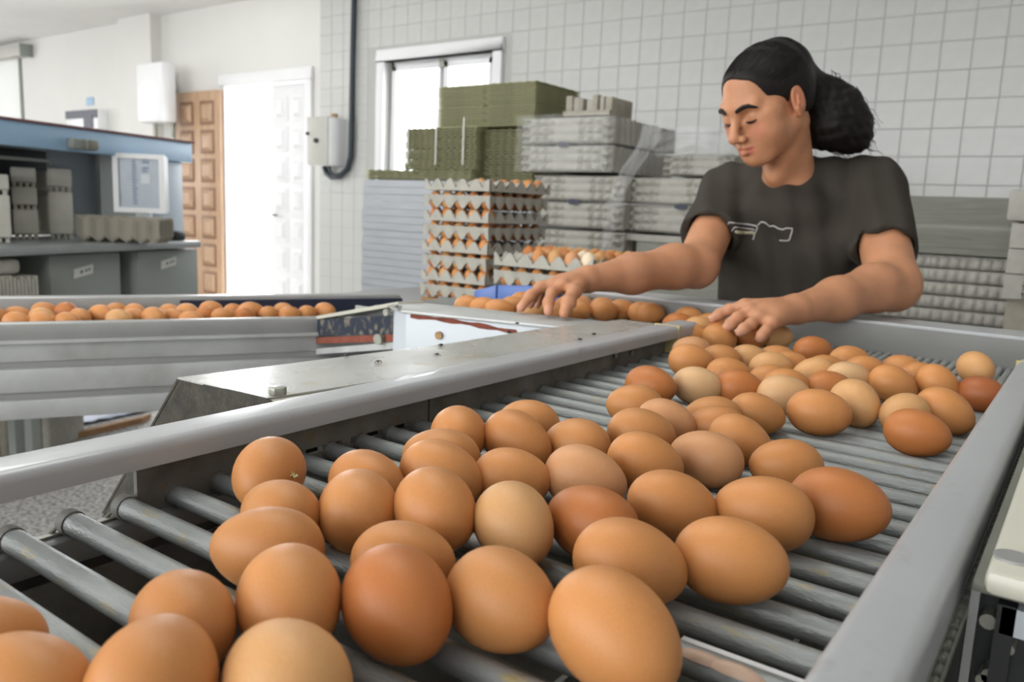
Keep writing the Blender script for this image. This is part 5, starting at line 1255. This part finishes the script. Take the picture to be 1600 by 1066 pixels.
H.d[sl] += (dm * (.0018 * np.sin(X * 190 + np.sin(Z * 90) * 2) * np.sin(Z * 130 + np.sin(X * 70) * 3 + Y * 60) + .0016 * np.sin(Z * 260 + X * 160) * np.sin(X * 240 - Z * 60))).astype(np.float32)
hair, HP_, HF_ = field_obj(H, 'hair', M_hair, wo, 1)
bvh_hair = BVHTree.FromPolygons([tuple(p) for p in HP_], [tuple(f) for f in HF_.tolist()])
# strands combed back over the cap and loose curly ends of the ponytail
m = MB(); rs3 = np.random.RandomState(11)
anchor = hp(0, -.105, .035)
for i in range(420):
    a = rs3.uniform(-1.45, 1.45); st_ = hp(.078 * math.sin(a), .02 + .045 * math.cos(a) + rs3.uniform(-.01, .01), .050 + .050 * math.cos(a) + rs3.uniform(-.012, .012)); pts = []
    for k in range(9):
        t = k / 8; q = st_ * (1 - t) + anchor * t; c = hp(0, -.02, .03); d = q - c; L_ = np.linalg.norm(d)
        if L_ < 1e-3: continue
        o = c + d / L_ * .2; h_, n_, _, _ = bvh_hair.ray_cast(V(o), V(-d / L_), .2)
        if h_ is None and k < 3: h_, n_, _, _ = bvh_body.ray_cast(V(o), V(-d / L_), .2)
        if h_ is None: break
        pts.append(np.array(h_) + np.array(n_) * .0004)
    if len(pts) > 4: m.tube(pts, .0005, 4, taper=lambda q: .5 + math.sin(math.pi * q) * .7)
for i in range(260):
    k = rs3.randint(0, 3); c = pt[k] + (pt[k + 1] - pt[k]) * rs3.rand(); th = rs3.uniform(0, 6.28); r = rr_[k + 1] * 1.02
    d1 = -fh * math.cos(th) * .9 + rh * math.sin(th) * .3 + zz_ * math.sin(th); p = c + d1 * r; dr = (pt[4] - pt[0]); dr = dr / np.linalg.norm(dr); pts = [p]; cur = rs3.uniform(.002, .006)
    dd = dr + rs3.uniform(-.35, .35, 3)
    for q in range(1, 8): pts.append(p + dd * q * .0085 + np.array([math.sin(q * 1.3 + i), math.cos(q * 1.1 + i * 2), math.sin(q * 1.5 + i * 3)]) * cur * .6 - d1 * .0009 * q * q * .3)
    m.tube(pts, .0007, 4, taper=lambda q: 1 - .6 * q)
for (a, b, c, d) in (((1345, 150), (1352, 172), (1360, 178), (1366, 180)), ((1350, 205), (1362, 214), (1363, 226), (1352, 232)), ((1352, 212), (1368, 222), (1364, 236), (1350, 228)), ((1340, 225), (1362, 236), (1372, 236), (1380, 242)), ((1338, 135), (1352, 160), (1358, 172), (1362, 176)), ((1345, 190), (1358, 196), (1360, 206), (1354, 212))):
    m.tube([pd(*a, 1.55), pd(*b, 1.55), pd(*c, 1.55), pd(*d, 1.55)], .0009, 4, taper=lambda q: 1 - .6 * q)
s_ = m.build('loose_strands', M_hair, wo); s_['kind'] = 'stuff'
MB().tube([pt[0] + (HL * math.cos(a) + HU * math.sin(a)) * .027 for a in np.linspace(0, 6.28, 15)], .0045, 6).build('hair_tie', M_black, wo)

# ---- T-shirt
M_shirt = mat('brown_cotton', (.047, .040, .033), .9, var=.1, vscale=12, bump=.3, bscale=300, spec=.2)
S = Field((-.86, 1.25, .86), (-.14, 1.92, 1.40), .0042)
S.ell(chest + np.array([0, -.005, -.005]), (.158, .108, .135), .03)
S.ell(chest + np.array([-.06, -.062, -.035]), (.068, .056, .062), .05); S.ell(chest + np.array([.065, -.062, -.035]), (.068, .056, .062), .05)
S.ell(chest + np.array([0.0, .005, -.15]), (.138, .108, .13), .05); S.ell(chest + np.array([0, .01, -.27]), (.150, .118, .12), .05)
S.cone(shR + [.01, 0, 0], shL - [.01, 0, 0], .057, .057, .04)
S.cone(nb + [0, .02, -.012], shR + [.02, 0, .008], .046, .050, .03); S.cone(nb + [0, .02, -.012], shL + [-.02, 0, .008], .046, .050, .03)
eR = shR + (elR - shR) * .60; eL = shL + (elL - shL) * .66
S.cone(shR, eR, .061, .055, .025); S.cone(shL, eL, .064, .057, .025)
def cut(p, d, r=.12):   # slice the sleeve end flat
    d = d / np.linalg.norm(d); sl, X, Y, Z = S.region(p - r, p + r + d * .06)
    f = (X - p[0]) * d[0] + (Y - p[1]) * d[1] + (Z - p[2]) * d[2]; rad = np.sqrt((X - p[0] - f * d[0]) ** 2 + (Y - p[1] - f * d[1]) ** 2 + (Z - p[2] - f * d[2]) ** 2)
    g = np.where(rad < .085, f, -1); S.d[sl] = np.maximum(S.d[sl], g.astype(np.float32))
cut(eR, elR - shR); cut(eL, elL - shL)
S.cone(shR + (elR - shR) * .50, elR, .044, .046, .004, 'sub'); S.cone(shL + (elL - shL) * .63, elL, .047, .050, .003, 'sub')
# neckline opening (scoop)
nd = (nt_ - nb); nd /= np.linalg.norm(nd)
S.ell(nb + np.array([0, -.022, -.066]), (.085, .052, .048), .03)
S.cone(nb + nd * .045 + [0, -.012, .0], nb + nd * .14 + [0, -.02, .0], .043, .052, .006, 'sub'); sc = pd(1214, 276, 1.46); S.cone(sc, nb + nd * .07 + [0, -.02, 0], .008, .040, .008, 'sub')
# folds
sl = tuple(slice(None) for _ in range(3)); _, X, Y, Z = S.region(S.lo, S.lo + S.h * S.n)
ax_ = elL - shL
fold = .0042 * np.sin((X * 60 + Z * 34 + np.sin(Z * 25 + X * 9) * 1.6)) * np.clip((1.24 - Z) / .10, 0, 1) + .0032 * np.sin(X * 34 - Z * 95 + np.sin(X * 40) * 1.5) * np.clip((1.06 - Z) / .08, 0, 1) + .0022 * np.sin(X * 120 + Z * 22 + Y * 40)
S.d += fold.astype(np.float32)[:S.d.shape[0], :S.d.shape[1], :S.d.shape[2]]
shirt, SP, SF = field_obj(S, 't_shirt', M_shirt, wo, 2)
bvh_s = BVHTree.FromPolygons([tuple(p) for p in SP], [tuple(f) for f in SF.tolist()])
def on_shirt(x, y, off=.0012):
    d = ray(x, y); h_, n_, _, _ = bvh_s.ray_cast(V(CAM), V(d).normalized()); return None if h_ is None else np.array(h_) - np.array(V(d).normalized()) * off
M_print = mat('worn_white_print', (.42, .40, .40), .8, var=.2, vscale=120); M_gold = mat('worn_gold_print', (.52, .48, .33), .8, var=.3, vscale=200)
def stroke(mb, pts, wpx):
    dense = []
    for a, b in zip(pts[:-1], pts[1:]):
        n_ = max(2, int(math.hypot(b[0] - a[0], b[1] - a[1]) / 2.5))
        for i in range(n_): dense.append((a[0] + (b[0] - a[0]) * i / n_, a[1] + (b[1] - a[1]) * i / n_))
    dense.append(pts[-1]); P_ = [on_shirt(*q) for q in dense]; P_ = [p for p in P_ if p is not None]
    if len(P_) > 1: mb.tube(P_, wpx * .5 * 1.47 / F, 5)
k_ = lambda x, y: (1090 + x / 8.883, 320 + y / 8.883)
m = MB()
stroke(m, [k_(*p) for p in ((272, 485), (330, 380), (395, 320), (440, 245), (560, 260), (700, 272), (815, 295), (832, 320), (795, 400), (772, 485))], 2.6)
stroke(m, [k_(*p) for p in ((392, 455), (440, 400), (520, 310), (640, 325), (790, 345))], 2.3)
stroke(m, [k_(*p) for p in ((835, 285), (880, 240), (930, 245), (1000, 300), (1060, 295), (1120, 330), (1180, 345), (1240, 325), (1315, 330), (1310, 380), (1275, 490), (1230, 500), (1140, 495))], 2.6)
m.build('chest_print', M_print, shirt)
m = MB()
for i in range(7):
    x = 535 + i * 36; stroke(m, [k_(x, 358 + i * 3), k_(x + 14, 400 + i * 2), k_(x + 26, 362 + i * 3)], 2.6)
stroke(m, [k_(515, 375), k_(640, 395), k_(770, 375)], 3.2)
m.build('print_lettering', M_gold, shirt)
# collar rib
# ---- trousers and shoes
T_ = Field((-.78, 1.42, -.01), (-.18, 2.02, .98), .011)
hx, hy = chest[0], chest[1] + .05
T_.ell((hx, hy, .86), (.165, .125, .12), .02)
for s in (1, -1): T_.cone((hx + s * .085, hy, .84), (hx + s * .09, hy - .01, .46), .088, .062, .03); T_.cone((hx + s * .09, hy - .01, .46), (hx + s * .095, hy + .02, .09), .062, .05, .02)
M_jean = mat('dark_trousers', (.03, .033, .045), .85, var=.15, vscale=20, bump=.3, bscale=200)
field_obj(T_, 'trousers', M_jean, wo, 2)
for s in (1, -1):
    T2 = Field((hx + s * .095 - .08, hy - .22, -.01), (hx + s * .095 + .08, hy + .14, .13), .008)
    T2.cone((hx + s * .095, hy + .03, .045), (hx + s * .10, hy - .13, .035), .042, .036, .02); T2.cone((hx + s * .095, hy + .03, .05), (hx + s * .095, hy + .02, .10), .04, .045, .02)
    sl = tuple(slice(None) for _ in range(3)); _, X, Y, Z = T2.region(T2.lo, T2.lo + T2.h * T2.n); T2.d = np.maximum(T2.d, (-(Z - .002)).astype(np.float32)[:T2.d.shape[0], :T2.d.shape[1], :T2.d.shape[2]])
    field_obj(T2, 'shoe', M_black, wo, 1)
